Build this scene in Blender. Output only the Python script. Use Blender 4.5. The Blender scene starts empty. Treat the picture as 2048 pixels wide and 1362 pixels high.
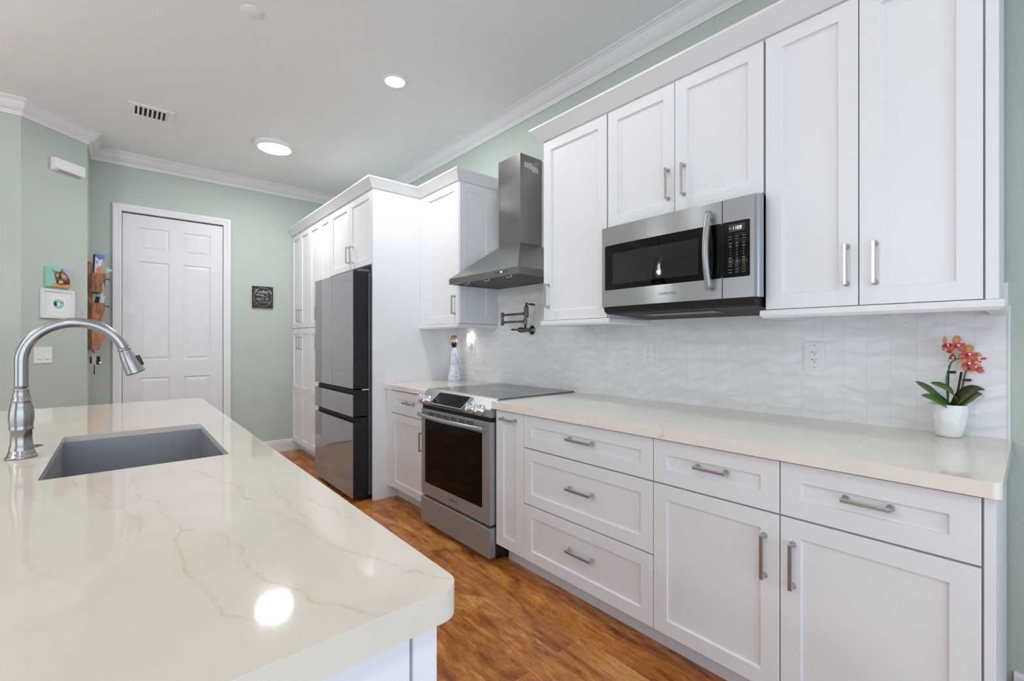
import bpy, bmesh, math, random
from mathutils import Vector, Matrix
random.seed(7)
PI = math.pi
SC = bpy.context.scene
COL = SC.collection

# ------------------------------------------------------------------ camera
cam_d = bpy.data.cameras.new('camera')
cam = bpy.data.objects.new('camera', cam_d)
COL.objects.link(cam)
cam_d.sensor_width = 36.0
cam_d.lens = 903.0 / 2048.0 * 36.0
cam_d.shift_y = 2.0 / 2048.0
cam_d.clip_start = 0.02
YAW = math.atan2(1024 - 243, 903)
cam.location = (0, 0, 1.25)
cam.rotation_euler = (PI / 2, 0, -YAW)
SC.camera = cam

# ------------------------------------------------------------------ world, exposure
w = bpy.data.worlds.new('world')
SC.world = w
w.use_nodes = True
bg = w.node_tree.nodes['Background']
bg.inputs[0].default_value = (0.72, 0.85, 1.0, 1)
bg.inputs[1].default_value = 1.2
SC.view_settings.view_transform = 'Standard'
SC.view_settings.look = 'None'
SC.view_settings.exposure = 0.08
SC.view_settings.gamma = 1.0
SC.view_settings.use_curve_mapping = False

CEIL = 3.01
WX = 2.285       # cabinet wall plane
TX = 2.275       # face of the tile
YB = 5.6         # far wall


def area(name, loc, rot, sx, sy, power, color, shape='RECTANGLE', spread=PI):
    d = bpy.data.lights.new(name, 'AREA')
    d.shape = shape
    d.size = sx
    if shape == 'RECTANGLE':
        d.size_y = sy
    d.energy = power
    d.color = color
    d.spread = spread
    o = bpy.data.objects.new(name, d)
    COL.objects.link(o)
    o.location = loc
    o.rotation_euler = rot
    return o


# daylight through the sliding door behind the camera; fill light at added, unseen windows far left
area('daylight_rear', (-0.6, -1.84, 1.2), (PI / 2 + 0.4, 0, 0), 4.2, 2.2, 56, (0.58, 0.80, 1.05))
area('fill_left', (-4.9, 1.2, 1.15), (PI / 2 + 0.1, 0, -PI / 2), 4.4, 2.1, 26, (0.92, 0.97, 1.0))

DOWNLIGHTS = [(1.40, 2.83), (1.40, 1.45), (1.40, 0.07), (1.40, -1.3), (-2.3, 2.8), (-2.3, 0.6), (-0.6, -1.0)]  # first is seen, second read from a reflection, rest unseen, added as fill
for i, (lx, ly) in enumerate(DOWNLIGHTS):
    area('downlight_lamp', (lx, ly, CEIL - 0.012), (0, 0, 0), 0.13, 0.13, (12, 2.5, 1.0, 5, 12, 12, 12)[i], (0.96, 0.98, 1.0), 'DISK')
area('disc_lamp', (1.04, 4.46, CEIL - 0.045), (0, 0, 0), 0.26, 0.26, 16, (0.96, 0.98, 1.0), 'DISK')


def bulb_light(name, loc, power, color, radius=0.03):
    d = bpy.data.lights.new(name, 'POINT')
    d.energy = power
    d.color = color
    d.shadow_soft_size = radius
    o = bpy.data.objects.new(name, d)
    COL.objects.link(o)
    o.location = loc
    return o


# bulb of the pendant hanging left of the picture
bulb_light('pendant_lamp', (-1.5, 3.15, 2.13), 20, (0.95, 0.98, 1.01), 0.02)
bulb_light('pendant_lamp', (-2.4, 1.00, 2.13), 96, (0.95, 0.98, 1.01), 0.14)  # unseen second pendant, added to brighten the ceiling and room


# ------------------------------------------------------------------ materials
def lin(c):
    def f(v):
        v /= 255.0
        return v / 12.92 if v <= 0.04045 else ((v + 0.055) / 1.055) ** 2.4
    return (f(c[0]), f(c[1]), f(c[2]), 1.0)


MATS = {}


def mat(name, rgb=(200, 200, 200), rough=0.5, metal=0.0, spec=0.5, emit=None, estr=0.0, coat=0.0, trans=0.0, ior=1.5, aniso=0.0):
    m = bpy.data.materials.new(name)
    m.use_nodes = True
    p = m.node_tree.nodes['Principled BSDF']
    p.inputs['Base Color'].default_value = lin(rgb)
    p.inputs['Roughness'].default_value = rough
    p.inputs['Metallic'].default_value = metal
    p.inputs['Specular IOR Level'].default_value = spec
    p.inputs['IOR'].default_value = ior
    p.inputs['Coat Weight'].default_value = coat
    p.inputs['Coat Roughness'].default_value = 0.06
    p.inputs['Transmission Weight'].default_value = trans
    p.inputs['Anisotropic'].default_value = aniso
    if emit:
        p.inputs['Emission Color'].default_value = lin(emit)
        p.inputs['Emission Strength'].default_value = estr
    MATS[name] = m
    return m


class NT:
    """small helper for node graphs"""
    def __init__(s, m):
        s.t = m.node_tree
        s.p = s.t.nodes['Principled BSDF']

    def n(s, typ, **kw):
        nd = s.t.nodes.new(typ)
        for k, v in kw.items():
            if k == 'inp':
                for a, b in v.items():
                    if isinstance(b, bpy.types.NodeSocket):
                        s.t.links.new(b, nd.inputs[a])
                    else:
                        nd.inputs[a].default_value = b
            else:
                setattr(nd, k, v)
        return nd

    def m(s, op, a, b=None, c=None, clamp=False):
        nd = s.t.nodes.new('ShaderNodeMath')
        nd.operation = op
        nd.use_clamp = clamp
        for i, v in enumerate((a, b, c)):
            if v is None:
                continue
            if isinstance(v, bpy.types.NodeSocket):
                s.t.links.new(v, nd.inputs[i])
            else:
                nd.inputs[i].default_value = v
        return nd.outputs[0]

    def mix(s, fac, a, b, blend='MIX'):
        nd = s.t.nodes.new('ShaderNodeMix')
        nd.data_type = 'RGBA'
        nd.blend_type = blend
        for i, v in ((0, fac), (6, a), (7, b)):
            if isinstance(v, bpy.types.NodeSocket):
                s.t.links.new(v, nd.inputs[i])
            else:
                nd.inputs[i].default_value = v
        return nd.outputs[2]

    def ramp(s, fac, stops):
        nd = s.t.nodes.new('ShaderNodeValToRGB')
        cr = nd.color_ramp
        while len(cr.elements) < len(stops):
            cr.elements.new(0.5)
        for e, (pos, c) in zip(cr.elements, stops):
            e.position = pos
            e.color = c if len(c) == 4 else lin(c)
        s.t.links.new(fac, nd.inputs[0])
        return nd.outputs[0]

    def noise(s, vec, scale, detail=3, rough=0.5, dist=0.0, dims='3D', w=None):
        nd = s.t.nodes.new('ShaderNodeTexNoise')
        nd.noise_dimensions = dims
        if vec is not None:
            s.t.links.new(vec, nd.inputs['Vector'])
        nd.inputs['Scale'].default_value = scale
        nd.inputs['Detail'].default_value = detail
        nd.inputs['Roughness'].default_value = rough
        nd.inputs['Distortion'].default_value = dist
        if w is not None:
            s.t.links.new(w, nd.inputs['W'])
        return nd

    def pos(s):
        return s.n('ShaderNodeNewGeometry').outputs['Position']

    def obj(s):
        return s.n('ShaderNodeTexCoord').outputs['Object']

    def scale(s, vec, sc, loc=(0, 0, 0), rot=(0, 0, 0)):
        nd = s.n('ShaderNodeMapping')
        s.t.links.new(vec, nd.inputs[0])
        nd.inputs['Scale'].default_value = sc
        nd.inputs['Location'].default_value = loc
        nd.inputs['Rotation'].default_value = rot
        return nd.outputs[0]

    def bump(s, h, strength, dist=0.01):
        nd = s.n('ShaderNodeBump')
        nd.inputs['Strength'].default_value = strength
        nd.inputs['Distance'].default_value = dist
        s.t.links.new(h, nd.inputs['Height'])
        s.t.links.new(nd.outputs[0], s.p.inputs['Normal'])

    def base(s, c):
        s.t.links.new(c, s.p.inputs['Base Color'])

    def rough(s, v):
        s.t.links.new(v, s.p.inputs['Roughness'])


def metal_brushed(name, rgb, rough, streak, aniso=0.6, vary=0.05, metal=1.0):
    m = mat(name, rgb, rough, metal)
    t = NT(m)
    v = t.scale(t.obj(), streak)
    n = t.noise(v, 1.0, 2)
    r = t.m('MULTIPLY_ADD', n.outputs[0], vary * 2, rough - vary)
    t.rough(r)
    t.p.inputs['Anisotropic'].default_value = aniso
    t.p.inputs['Anisotropic Rotation'].default_value = 0.25
    tg = t.n('ShaderNodeTangent', direction_type='RADIAL', axis='Z')
    t.t.links.new(tg.outputs[0], t.p.inputs['Tangent'])
    return m


# painted plaster
def plaster(name, rgb, bump=0.35, sc=55, rough=0.6):
    m = mat(name, rgb, rough)
    t = NT(m)
    a = t.noise(t.pos(), sc, 4, 0.6, 0.8)
    b = t.ramp(a.outputs[0], [(0.42, (0, 0, 0, 1)), (0.62, (1, 1, 1, 1))])
    t.bump(b, bump, 0.003)
    return m


plaster('wall_paint', (184, 194, 185), 0.28, 45)
plaster('ceiling_paint', (234, 237, 236), 0.16, 60)
mat('trim_paint', (226, 226, 228), 0.35)
mat('cabinet_paint', (228, 228, 229), 0.33)
mat('carcass_paint', (222, 222, 224), 0.4)
mat('door_paint', (222, 222, 225), 0.4)
mat('black_plastic', (14, 14, 15), 0.35)
mat('dark_gap', (10, 10, 11), 0.8)
mat('black_glass', (5, 5, 6), 0.015, 0.0, 0.35)
mat('oven_glass', (5, 5, 6), 0.03, 0.0, 0.12)
mat('panel_steel', (158, 158, 157), 0.38, 0.5)
mat('window_mesh_glass', (38, 38, 40), 0.02, 0.0, 0.5)
mat('cooktop_glass', (48, 48, 52), 0.05, 0.0, 1.0, ior=1.7)
mat('white_plastic', (234, 234, 232), 0.35)
mat('slot_dark', (25, 25, 25), 0.6)
mat('lamp_lens', (255, 255, 255), 0.5, emit=(255, 252, 246), estr=9.0)
mat('night_lens', (255, 250, 240), 0.5, emit=(255, 246, 232), estr=2.0)
mat('lcd', (40, 41, 44), 0.25, emit=(60, 62, 66), estr=0.12)
mat('digit_white', (235, 240, 245), 0.5, emit=(235, 240, 245), estr=1.0)
mat('key_print', (150, 152, 155), 0.5)
mat('ring_grey', (56, 56, 60), 0.2)
mat('logo_grey', (95, 95, 97), 0.4)
mat('pewter', (110, 109, 106), 0.28, 1.0)
mat('pull_metal', (176, 175, 172), 0.28, 0.85)
mat('fridge_glass', (156, 158, 160), 0.045, 0.4, 0.6)
mat('fridge_side', (34, 34, 36), 0.4, 0.3)
mat('fridge_grey', (120, 122, 126), 0.35, 0.7)
mat('gasket', (12, 12, 13), 0.6)
mat('chrome', (215, 215, 215), 0.14, 0.85)
metal_brushed('steel_h', (158, 160, 161), 0.24, (3, 3, 420), 0.7, 0.015, 0.5)
metal_brushed('steel_dark', (134, 134, 132), 0.30, (3, 3, 420), 0.25, 0.015, 0.85)
metal_brushed('nickel', (168, 166, 162), 0.27, (40, 40, 40), 0.55, 0.02)
metal_brushed('sink_steel', (158, 159, 163), 0.4, (4, 4, 300), 0.3, 0.03, 0.55)
metal_brushed('filter_steel', (140, 139, 136), 0.4, (300, 3, 3), 0.3)

# marble chevron tile
def tile_mat():
    m = mat('chevron_marble', (226, 226, 227), 0.28)
    t = NT(m)
    P = t.pos()
    sep = t.n('ShaderNodeSeparateXYZ', inp={0: P})
    y, z = sep.outputs[1], sep.outputs[2]
    colw = 0.0762
    c = t.m('DIVIDE', t.m('SUBTRACT', y, 0.2140 - 8 * colw), colw)
    cid = t.m('FLOOR', c)
    cf = t.m('FRACT', c)
    par = t.m('PINGPONG', c, 1.0)            # 0 at peaks, 1 at valleys
    zc = t.m('ADD', z, t.m('MULTIPLY', par, 0.024))
    r = t.m('DIVIDE', t.m('SUBTRACT', zc, 1.3197 - 40 * 0.0505), 0.0505)
    rid = t.m('FLOOR', r)
    rf = t.m('FRACT', r)
    narrow = t.m('GREATER_THAN', rf, 0.80)
    tid = t.m('ADD', t.m('MULTIPLY', rid, 2.0), narrow)
    cv = t.n('ShaderNodeCombineXYZ', inp={0: cid, 1: tid, 2: 0.0})
    wn = t.n('ShaderNodeTexWhiteNoise', inp={0: cv.outputs[0]})
    # joints
    g1 = t.m('LESS_THAN', t.m('MINIMUM', cf, t.m('SUBTRACT', 1.0, cf)), 0.014)
    e1 = t.m('MINIMUM', rf, t.m('SUBTRACT', 1.0, rf))
    e2 = t.m('ABSOLUTE', t.m('SUBTRACT', rf, 0.80))
    g2 = t.m('LESS_THAN', t.m('MINIMUM', e1, e2), 0.020)
    g = t.m('MAXIMUM', g1, g2)
    base = t.mix(wn.outputs[0], lin((234, 234, 234)), lin((241, 241, 241)))
    dark = t.m('GREATER_THAN', wn.outputs[0], 0.97)
    base = t.mix(t.m('MULTIPLY', dark, 0.30), base, lin((190, 191, 192)))
    base = t.mix(t.m('MULTIPLY', narrow, 0.14), base, lin((222, 222, 222)))
    sv = t.n('ShaderNodeVectorMath', operation='ADD', inp={0: P, 1: wn.outputs[1]})
    vn = t.noise(sv.outputs[0], 9, 5, 0.65, 1.2)
    vein = t.ramp(vn.outputs[0], [(0.47, (0, 0, 0, 1)), (0.5, (1, 1, 1, 1)), (0.53, (0, 0, 0, 1))])
    base = t.mix(t.m('MULTIPLY', vein, 0.05), base, lin((170, 168, 164)))
    cl = t.noise(t.scale(P, (1, 5, 22)), 1.0, 5, 0.65, 0.6)
    cr = t.ramp(cl.outputs[0], [(0.42, (0, 0, 0, 1)), (0.72, (1, 1, 1, 1))])
    base = t.mix(t.m('MULTIPLY', cr, 0.45), base, lin((205, 205, 205)))
    sp = t.noise(t.scale(P, (1, 1, 1.4)), 11, 4, 0.6, 0.5)
    spk = t.ramp(sp.outputs[0], [(0.735, (0, 0, 0, 1)), (0.77, (1, 1, 1, 1))])
    base = t.mix(t.m('MULTIPLY', spk, 0.5), base, lin((150, 146, 138)))
    col = t.mix(t.m('MULTIPLY', g, 0.48), base, lin((208, 208, 207)))
    t.base(col)
    t.bump(t.m('SUBTRACT', 1.0, g), 0.10, 0.0006)
    t.rough(t.m('MULTIPLY_ADD', g, 0.2, 0.38))


tile_mat()

# wide-plank floor running along the cabinets
def floor_mat():
    m = mat('plank_floor', (140, 85, 40), 0.3)
    t = NT(m)
    P = t.pos()
    v = t.scale(P, (1, 1, 1), (0.03, 0.35, 0), (0, 0, PI / 2))
    br = t.n('ShaderNodeTexBrick', offset=0.37, inp={0: v, 'Scale': 1.0, 'Mortar Size': 0.0012, 'Mortar Smooth': 0.2, 'Brick Width': 1.22, 'Row Height': 0.152,
             'Color1': (0, 0, 0, 1), 'Color2': (1, 1, 1, 1), 'Mortar': (0.5, 0.5, 0.5, 1)})
    rnd = t.n('ShaderNodeSeparateColor', inp={0: br.outputs[0]}).outputs[0]
    w_ = t.m('MULTIPLY', rnd, 40.0)
    g1 = t.noise(t.scale(P, (11, 2.6, 1)), 1.0, 7, 0.66, 2.2, '4D', w_)
    g2 = t.noise(t.scale(P, (52, 5, 1)), 1.0, 5, 0.6, 1.0, '4D', w_)
    g3 = t.noise(t.scale(P, (5, 3.2, 1)), 1.0, 3, 0.55, 0.6, '4D', w_)
    g4 = t.noise(t.scale(P, (15, 3.2, 1)), 1.0, 7, 0.72, 3.0, '4D', w_)
    mixv = t.m('ADD', t.m('MULTIPLY', g1.outputs[0], 0.55), t.m('ADD', t.m('MULTIPLY', g2.outputs[0], 0.17), t.m('MULTIPLY', g3.outputs[0], 0.28)))
    col = t.ramp(mixv, [(0.33, (88, 44, 16)), (0.43, (152, 86, 36)), (0.50, (196, 122, 56)), (0.56, (220, 150, 76)), (0.66, (240, 190, 116))])
    crack = t.ramp(g4.outputs[0], [(0.478, (0, 0, 0, 1)), (0.497, (1, 1, 1, 1)), (0.516, (0, 0, 0, 1))])
    col = t.mix(t.m('MULTIPLY', crack, 0.75), col, lin((84, 44, 20)))
    col = t.mix(t.m('MULTIPLY', rnd, 0.3), col, lin((140, 84, 42)))
    col = t.mix(t.m('MULTIPLY', br.outputs[1], 0.35), col, lin((60, 30, 14)))
    t.base(col)
    t.rough(t.m('MULTIPLY_ADD', g1.outputs[0], 0.18, 0.2))
    t.bump(t.m('SUBTRACT', g1.outputs[0], t.m('MULTIPLY', br.outputs[1], 1.5)), 0.25, 0.002)


floor_mat()

# quartz with thin warm veins
# vein paths on the island top (metres)
VEINS = [
    [(0.019, 1.474), (0.027, 1.299), (0.029, 1.247), (0.054, 1.208), (0.065, 1.156), (0.059, 1.108), (0.084, 0.996)],
    [(0.084, 0.996), (0.072, 0.96), (0.069, 0.92), (0.074, 0.847), (0.073, 0.791), (0.085, 0.728), (0.091, 0.676), (0.096, 0.648), (0.123, 0.603), (0.133, 0.574), (0.137, 0.527)],
    [(0.084, 0.996), (0.12, 0.941), (0.136, 0.913), (0.131, 0.858)],
    [(0.105, 0.966), (0.131, 0.929), (0.133, 0.879), (0.131, 0.848)],
    [(0.142, 0.858), (0.152, 0.839), (0.142, 0.801), (0.143, 0.758), (0.153, 0.708), (0.178, 0.654), (0.191, 0.601), (0.212, 0.577), (0.227, 0.541), (0.241, 0.523)],
    [(0.147, 1.423), (0.177, 1.283), (0.208, 1.213), (0.201, 1.134), (0.212, 1.075), (0.203, 1.013), (0.23, 0.971), (0.249, 0.859), (0.264, 0.902), (0.256, 0.973), (0.265, 1.022), (0.259, 1.186)],
    [(0.249, 0.859), (0.25, 0.815), (0.255, 0.771), (0.277, 0.716)],
    [(0.276, 0.714), (0.294, 0.676), (0.312, 0.622)],
    [(0.304, 0.598), (0.326, 0.595), (0.354, 0.537)],
    [(0.302, 1.018), (0.323, 0.915), (0.313, 0.865), (0.327, 0.848)],
    [(-0.087, 1.512), (-0.078, 1.453), (-0.026, 1.345), (-0.022, 1.271), (-0.032, 1.234), (-0.003, 1.209), (0.029, 1.247)],
]


VD = 0.032


def quartz_mat(name, lines=None, dirty=0.5, lo=(216, 205, 187), hi=(229, 219, 203)):
    m = mat(name, (226, 219, 209), 0.065, spec=0.4)
    t = NT(m)
    P = t.pos()
    n0 = t.noise(P, 14, 5, 0.65)
    off = t.n('ShaderNodeVectorMath', operation='MULTIPLY_ADD', inp={0: n0.outputs[1], 1: (VD, VD, VD), 2: P})
    d = off.outputs[0]
    n1 = t.noise(P, 1.6, 2, 0.5)
    off2 = t.n('ShaderNodeVectorMath', operation='MULTIPLY_ADD', inp={0: n1.outputs[1], 1: (0.5, 0.5, 0.5), 2: d})
    mask = t.ramp(t.noise(P, 2.3, 3).outputs[0], [(0.46, (0, 0, 0, 1)), (0.62, (1, 1, 1, 1))])
    cloud = t.noise(P, 5, 4, 0.6)
    base = t.mix(cloud.outputs[0], lin(lo), lin(hi))
    vor = t.n('ShaderNodeTexVoronoi', feature='DISTANCE_TO_EDGE', inp={0: off2.outputs[0], 'Scale': 2.6})
    ln = t.ramp(vor.outputs[0], [(0.0, (1, 1, 1, 1)), (0.012, (0, 0, 0, 1))])
    base = t.mix(t.m('MULTIPLY', t.m('MULTIPLY', ln, mask), dirty), base, lin((184, 158, 128)))
    if lines:
        sm = None
        for pl in lines:
            for (a, b) in zip(pl[:-1], pl[1:]):
                A = Vector((a[0] + VD / 2, a[1] + VD / 2, 0.915 + VD / 2))
                B = Vector((b[0] + VD / 2, b[1] + VD / 2, 0.915 + VD / 2))
                ba = B - A
                pa = t.n('ShaderNodeVectorMath', operation='SUBTRACT', inp={0: d, 1: A})
                dt = t.n('ShaderNodeVectorMath', operation='DOT_PRODUCT', inp={0: pa.outputs[0], 1: ba / ba.length_squared})
                h = t.m('MULTIPLY', dt.outputs['Value'], 1.0, clamp=True)
                sc = t.n('ShaderNodeVectorMath', operation='SCALE', inp={0: ba, 'Scale': h})
                df = t.n('ShaderNodeVectorMath', operation='DISTANCE', inp={0: pa.outputs[0], 1: sc.outputs[0]})
                o = df.outputs['Value']
                sm = o if sm is None else t.m('MINIMUM', sm, o)
        wid = t.ramp(sm, [(0.0, (1, 1, 1, 1)), (0.0010, (0.55, 0.55, 0.55, 1)), (0.0028, (0, 0, 0, 1))])
        halo = t.ramp(sm, [(0.0, (1, 1, 1, 1)), (0.02, (0, 0, 0, 1))])
        base = t.mix(t.m('MULTIPLY', halo, 0.12), base, lin((206, 188, 166)))
        base = t.mix(t.m('MULTIPLY', wid, t.m('MULTIPLY_ADD', n0.outputs[0], 0.7, 0.05)), base, lin((186, 158, 128)))
    t.base(base)


quartz_mat('quartz_island', VEINS, 0.12, (206, 195, 180), (222, 212, 199))
quartz_mat('quartz_counter', None, 0.3, (226, 216, 203), (236, 228, 217))  # same quartz as the island, lightened; brightness difference painted into the tint

# woods and small things
def wood(name, a, b, sc=(60, 60, 5), rough=0.5):
    m = mat(name, a, rough)
    t = NT(m)
    n = t.noise(t.scale(t.obj(), sc), 1.0, 4, 0.6, 1.0)
    t.base(t.ramp(n.outputs[0], [(0.35, a), (0.65, b)]))
    return m


wood('rustic_wood', (104, 62, 32), (168, 112, 62), (40, 40, 12))
wood('orange_wood', (120, 62, 24), (186, 112, 48), (40, 40, 12), 0.3)
mat('iron_black', (18, 16, 15), 0.5, 0.3)
mat('leaf_green', (72, 108, 40), 0.35)
mat('leaf_dark', (58, 62, 34), 0.35)
mat('stem_green', (92, 98, 52), 0.5)
mat('stake_dark', (40, 46, 34), 0.5)
mat('clip_green', (26, 44, 34), 0.35)
mat('clip_red', (96, 26, 24), 0.35)
mat('petal_orange', (224, 146, 84), 0.5)
mat('petal_deep', (212, 108, 60), 0.5)
mat('petal_pink', (214, 84, 120), 0.45)
mat('petal_white', (250, 232, 240), 0.45)
mat('bark', (60, 42, 30), 0.9)
mat('pot_white', (236, 236, 234), 0.3)
mat('ceramic', (232, 236, 242), 0.16, 0.0, 0.6)
mat('cobalt', (40, 62, 128), 0.25)
mat('cobalt_light', (110, 136, 186), 0.25)
mat('navy', (22, 20, 46), 0.3)
mat('copper', (196, 142, 108), 0.22, 0.9)
mat('cream_band', (236, 222, 208), 0.3)
mat('sign_board', (42, 37, 35), 0.7)
mat('chalk', (205, 198, 194), 0.8)
mat('chalk_grey', (150, 144, 142), 0.8)
mat('canvas_teal', (140, 204, 184), 0.8)
mat('canvas_lilac', (178, 180, 208), 0.8)
mat('cat_brown', (118, 82, 58), 0.8)
mat('cat_tan', (172, 138, 102), 0.8)
mat('cat_dark', (58, 38, 34), 0.8)
mat('cat_pink', (196, 140, 122), 0.8)
mat('cat_cream', (206, 188, 160), 0.8)
mat('cat_gold', (214, 152, 80), 0.8)
mat('frame_white', (222, 224, 228), 0.4)
mat('mat_board', (230, 228, 228), 0.8)
mat('print_paper', (238, 235, 234), 0.8)
mat('print_blue', (150, 204, 222), 0.8)
mat('print_teal', (130, 206, 204), 0.8)
mat('print_black', (44, 38, 42), 0.8)
mat('print_red', (190, 84, 70), 0.8)
mat('print_grey', (168, 150, 146), 0.8)
mat('paper_blue', (92, 120, 178), 0.4)
mat('paper_white', (220, 222, 230), 0.6)
mat('paper_grey', (160, 164, 178), 0.6)
mat('paper_orange', (232, 128, 98), 0.6)
mat('paper_mint', (178, 216, 200), 0.6)
mat('paper_navy', (38, 42, 70), 0.5)
mat('key_brass', (150, 128, 100), 0.3, 0.8)
mat('key_pink', (196, 168, 164), 0.5)
mat('sash_white', (225, 225, 225), 0.4)


def glass_mat():
    m = bpy.data.materials.new('clear_glass')
    m.use_nodes = True
    nt = m.node_tree
    nt.nodes.clear()
    o = nt.nodes.new('ShaderNodeOutputMaterial')
    mx = nt.nodes.new('ShaderNodeMixShader')
    tr = nt.nodes.new('ShaderNodeBsdfTransparent')
    gl = nt.nodes.new('ShaderNodeBsdfGlossy')
    gl.inputs['Roughness'].default_value = 0.02
    fr = nt.nodes.new('ShaderNodeFresnel')
    nt.links.new(fr.outputs[0], mx.inputs[0])
    nt.links.new(tr.outputs[0], mx.inputs[1])
    nt.links.new(gl.outputs[0], mx.inputs[2])
    nt.links.new(mx.outputs[0], o.inputs[0])
    MATS['clear_glass'] = m


glass_mat()


# ------------------------------------------------------------------ mesh helpers
class Fr:
    def __init__(s, o, u, v, w_):
        s.o, s.u, s.v, s.w = Vector(o), Vector(u), Vector(v), Vector(w_)

    def p(s, a, b, c=0.0):
        return s.o + s.u * a + s.v * b + s.w * c

    def at(s, a, b, c=0.0):
        return Fr(s.p(a, b, c), s.u, s.v, s.w)


def FX(x):   # surface facing -X; u = -Y, v = Z, w = -X
    return Fr((x, 0, 0), (0, -1, 0), (0, 0, 1), (-1, 0, 0))


def FY(y):   # surface facing -Y; u = +X, v = Z
    return Fr((0, y, 0), (1, 0, 0), (0, 0, 1), (0, -1, 0))


def FD(z):   # facing down; u = +X, v = +Y
    return Fr((0, 0, z), (1, 0, 0), (0, 1, 0), (0, 0, -1))


def FU(z):
    return Fr((0, 0, z), (1, 0, 0), (0, 1, 0), (0, 0, 1))


class MB:
    def __init__(s):
        s.v, s.f, s.m, s.s = [], [], [], []

    def add(s, vs, fs, m=0, sm=False):
        b = len(s.v)
        s.v += [Vector(x) for x in vs]
        for f in fs:
            s.f.append([b + i for i in f])
            s.m.append(m)
            s.s.append(sm)
        return s

    def box(s, x0, x1, y0, y1, z0, z1, m=0):
        vs = [(x, y, z) for z in (z0, z1) for y in (y0, y1) for x in (x0, x1)]
        return s.add(vs, [(0, 2, 3, 1), (4, 5, 7, 6), (0, 1, 5, 4), (2, 6, 7, 3), (0, 4, 6, 2), (1, 3, 7, 5)], m)

    def fbox(s, F, u0, u1, v0, v1, w0, w1, m=0):
        vs = [F.p(a, b, c) for c in (w0, w1) for b in (v0, v1) for a in (u0, u1)]
        return s.add(vs, [(0, 2, 3, 1), (4, 5, 7, 6), (0, 1, 5, 4), (2, 6, 7, 3), (0, 4, 6, 2), (1, 3, 7, 5)], m)

    def shaker(s, F, u0, u1, v0, v1, rail=0.057, th=0.02, rec=0.009, m=0, step=0.0015, w0=0.0):
        def ring(d, c):
            return [F.p(u0 + d, v0 + d, c), F.p(u1 - d, v0 + d, c), F.p(u1 - d, v1 - d, c), F.p(u0 + d, v1 - d, c)]
        W = w0 + th
        vs = ring(0, w0) + ring(0, W) + ring(rail, W) + ring(rail + step, W - rec)
        fs = [(3, 2, 1, 0)]
        for k in (0, 4, 8):
            for i in range(4):
                j = (i + 1) % 4
                fs.append((k + i, k + j, k + 4 + j, k + 4 + i))
        fs.append((12, 13, 14, 15))
        return s.add(vs, fs, m)

    def multi_panel(s, F, u0, u1, v0, v1, holes, th, rec, step=0.002, m=0, raised=None):
        """slab with several recessed panels (grid of holes given as (u0,u1,v0,v1))"""
        us = sorted({u0, u1} | {h[0] for h in holes} | {h[1] for h in holes})
        vs_ = sorted({v0, v1} | {h[2] for h in holes} | {h[3] for h in holes})
        for i in range(len(us) - 1):
            for j in range(len(vs_) - 1):
                a, b, c, d = us[i], us[i + 1], vs_[j], vs_[j + 1]
                cu, cv = (a + b) / 2, (c + d) / 2
                if any(h[0] < cu < h[1] and h[2] < cv < h[3] for h in holes):
                    continue
                s.add([F.p(a, c, th), F.p(b, c, th), F.p(b, d, th), F.p(a, d, th)], [(0, 1, 2, 3)], m)
        for h in holes:
            a, b, c, d = h

            def rg(k, w_):
                return [F.p(a + k, c + k, w_), F.p(b - k, c + k, w_), F.p(b - k, d - k, w_), F.p(a + k, d - k, w_)]
            rings = [rg(0, th), rg(step, th - rec)]
            if raised:
                rings += [rg(raised * 0.35, th - rec), rg(raised, th - rec * 0.25)]
            vv = [p for r in rings for p in r]
            fs = []
            for k in range(len(rings) - 1):
                for i in range(4):
                    j = (i + 1) % 4
                    fs.append((4 * k + i, 4 * k + j, 4 * k + 4 + j, 4 * k + 4 + i))
            n = 4 * (len(rings) - 1)
            fs.append((n, n + 1, n + 2, n + 3))
            s.add(vv, fs, m)
        o = [F.p(u0, v0, 0), F.p(u1, v0, 0), F.p(u1, v1, 0), F.p(u0, v1, 0), F.p(u0, v0, th), F.p(u1, v0, th), F.p(u1, v1, th), F.p(u0, v1, th)]
        s.add(o, [(3, 2, 1, 0), (0, 1, 5, 4), (1, 2, 6, 5), (2, 3, 7, 6), (3, 0, 4, 7)], m)
        return s

    def lathe(s, F, prof, n=32, m=0, sm=True, a0=0, a1=2 * PI, wob=None):
        """prof = [(r, h)] along F.w"""
        full = abs(a1 - a0 - 2 * PI) < 1e-6
        rings = []
        vs = []
        for (r, h) in prof:
            if r < 1e-7:
                rings.append([len(vs)])
                vs.append(F.p(0, 0, h))
            else:
                rg = []
                cnt = n if full else n + 1
                for i in range(cnt):
                    a = a0 + (a1 - a0) * i / n
                    rr = r * (wob(a, h) if wob else 1)
                    rg.append(len(vs))
                    vs.append(F.p(rr * math.cos(a), rr * math.sin(a), h))
                rings.append(rg)
        fs = []
        for A, B in zip(rings[:-1], rings[1:]):
            cnt = n
            for i in range(cnt):
                j = (i + 1) % len(A) if len(A) > 1 else 0
                k = (i + 1) % len(B) if len(B) > 1 else 0
                if len(A) == 1 and len(B) == 1:
                    continue
                if len(A) == 1:
                    fs.append((A[0], B[k], B[i]))
                elif len(B) == 1:
                    fs.append((A[i], A[j], B[0]))
                else:
                    fs.append((A[i], A[j], B[k], B[i]))
        return s.add(vs, fs, m, sm)

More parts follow.
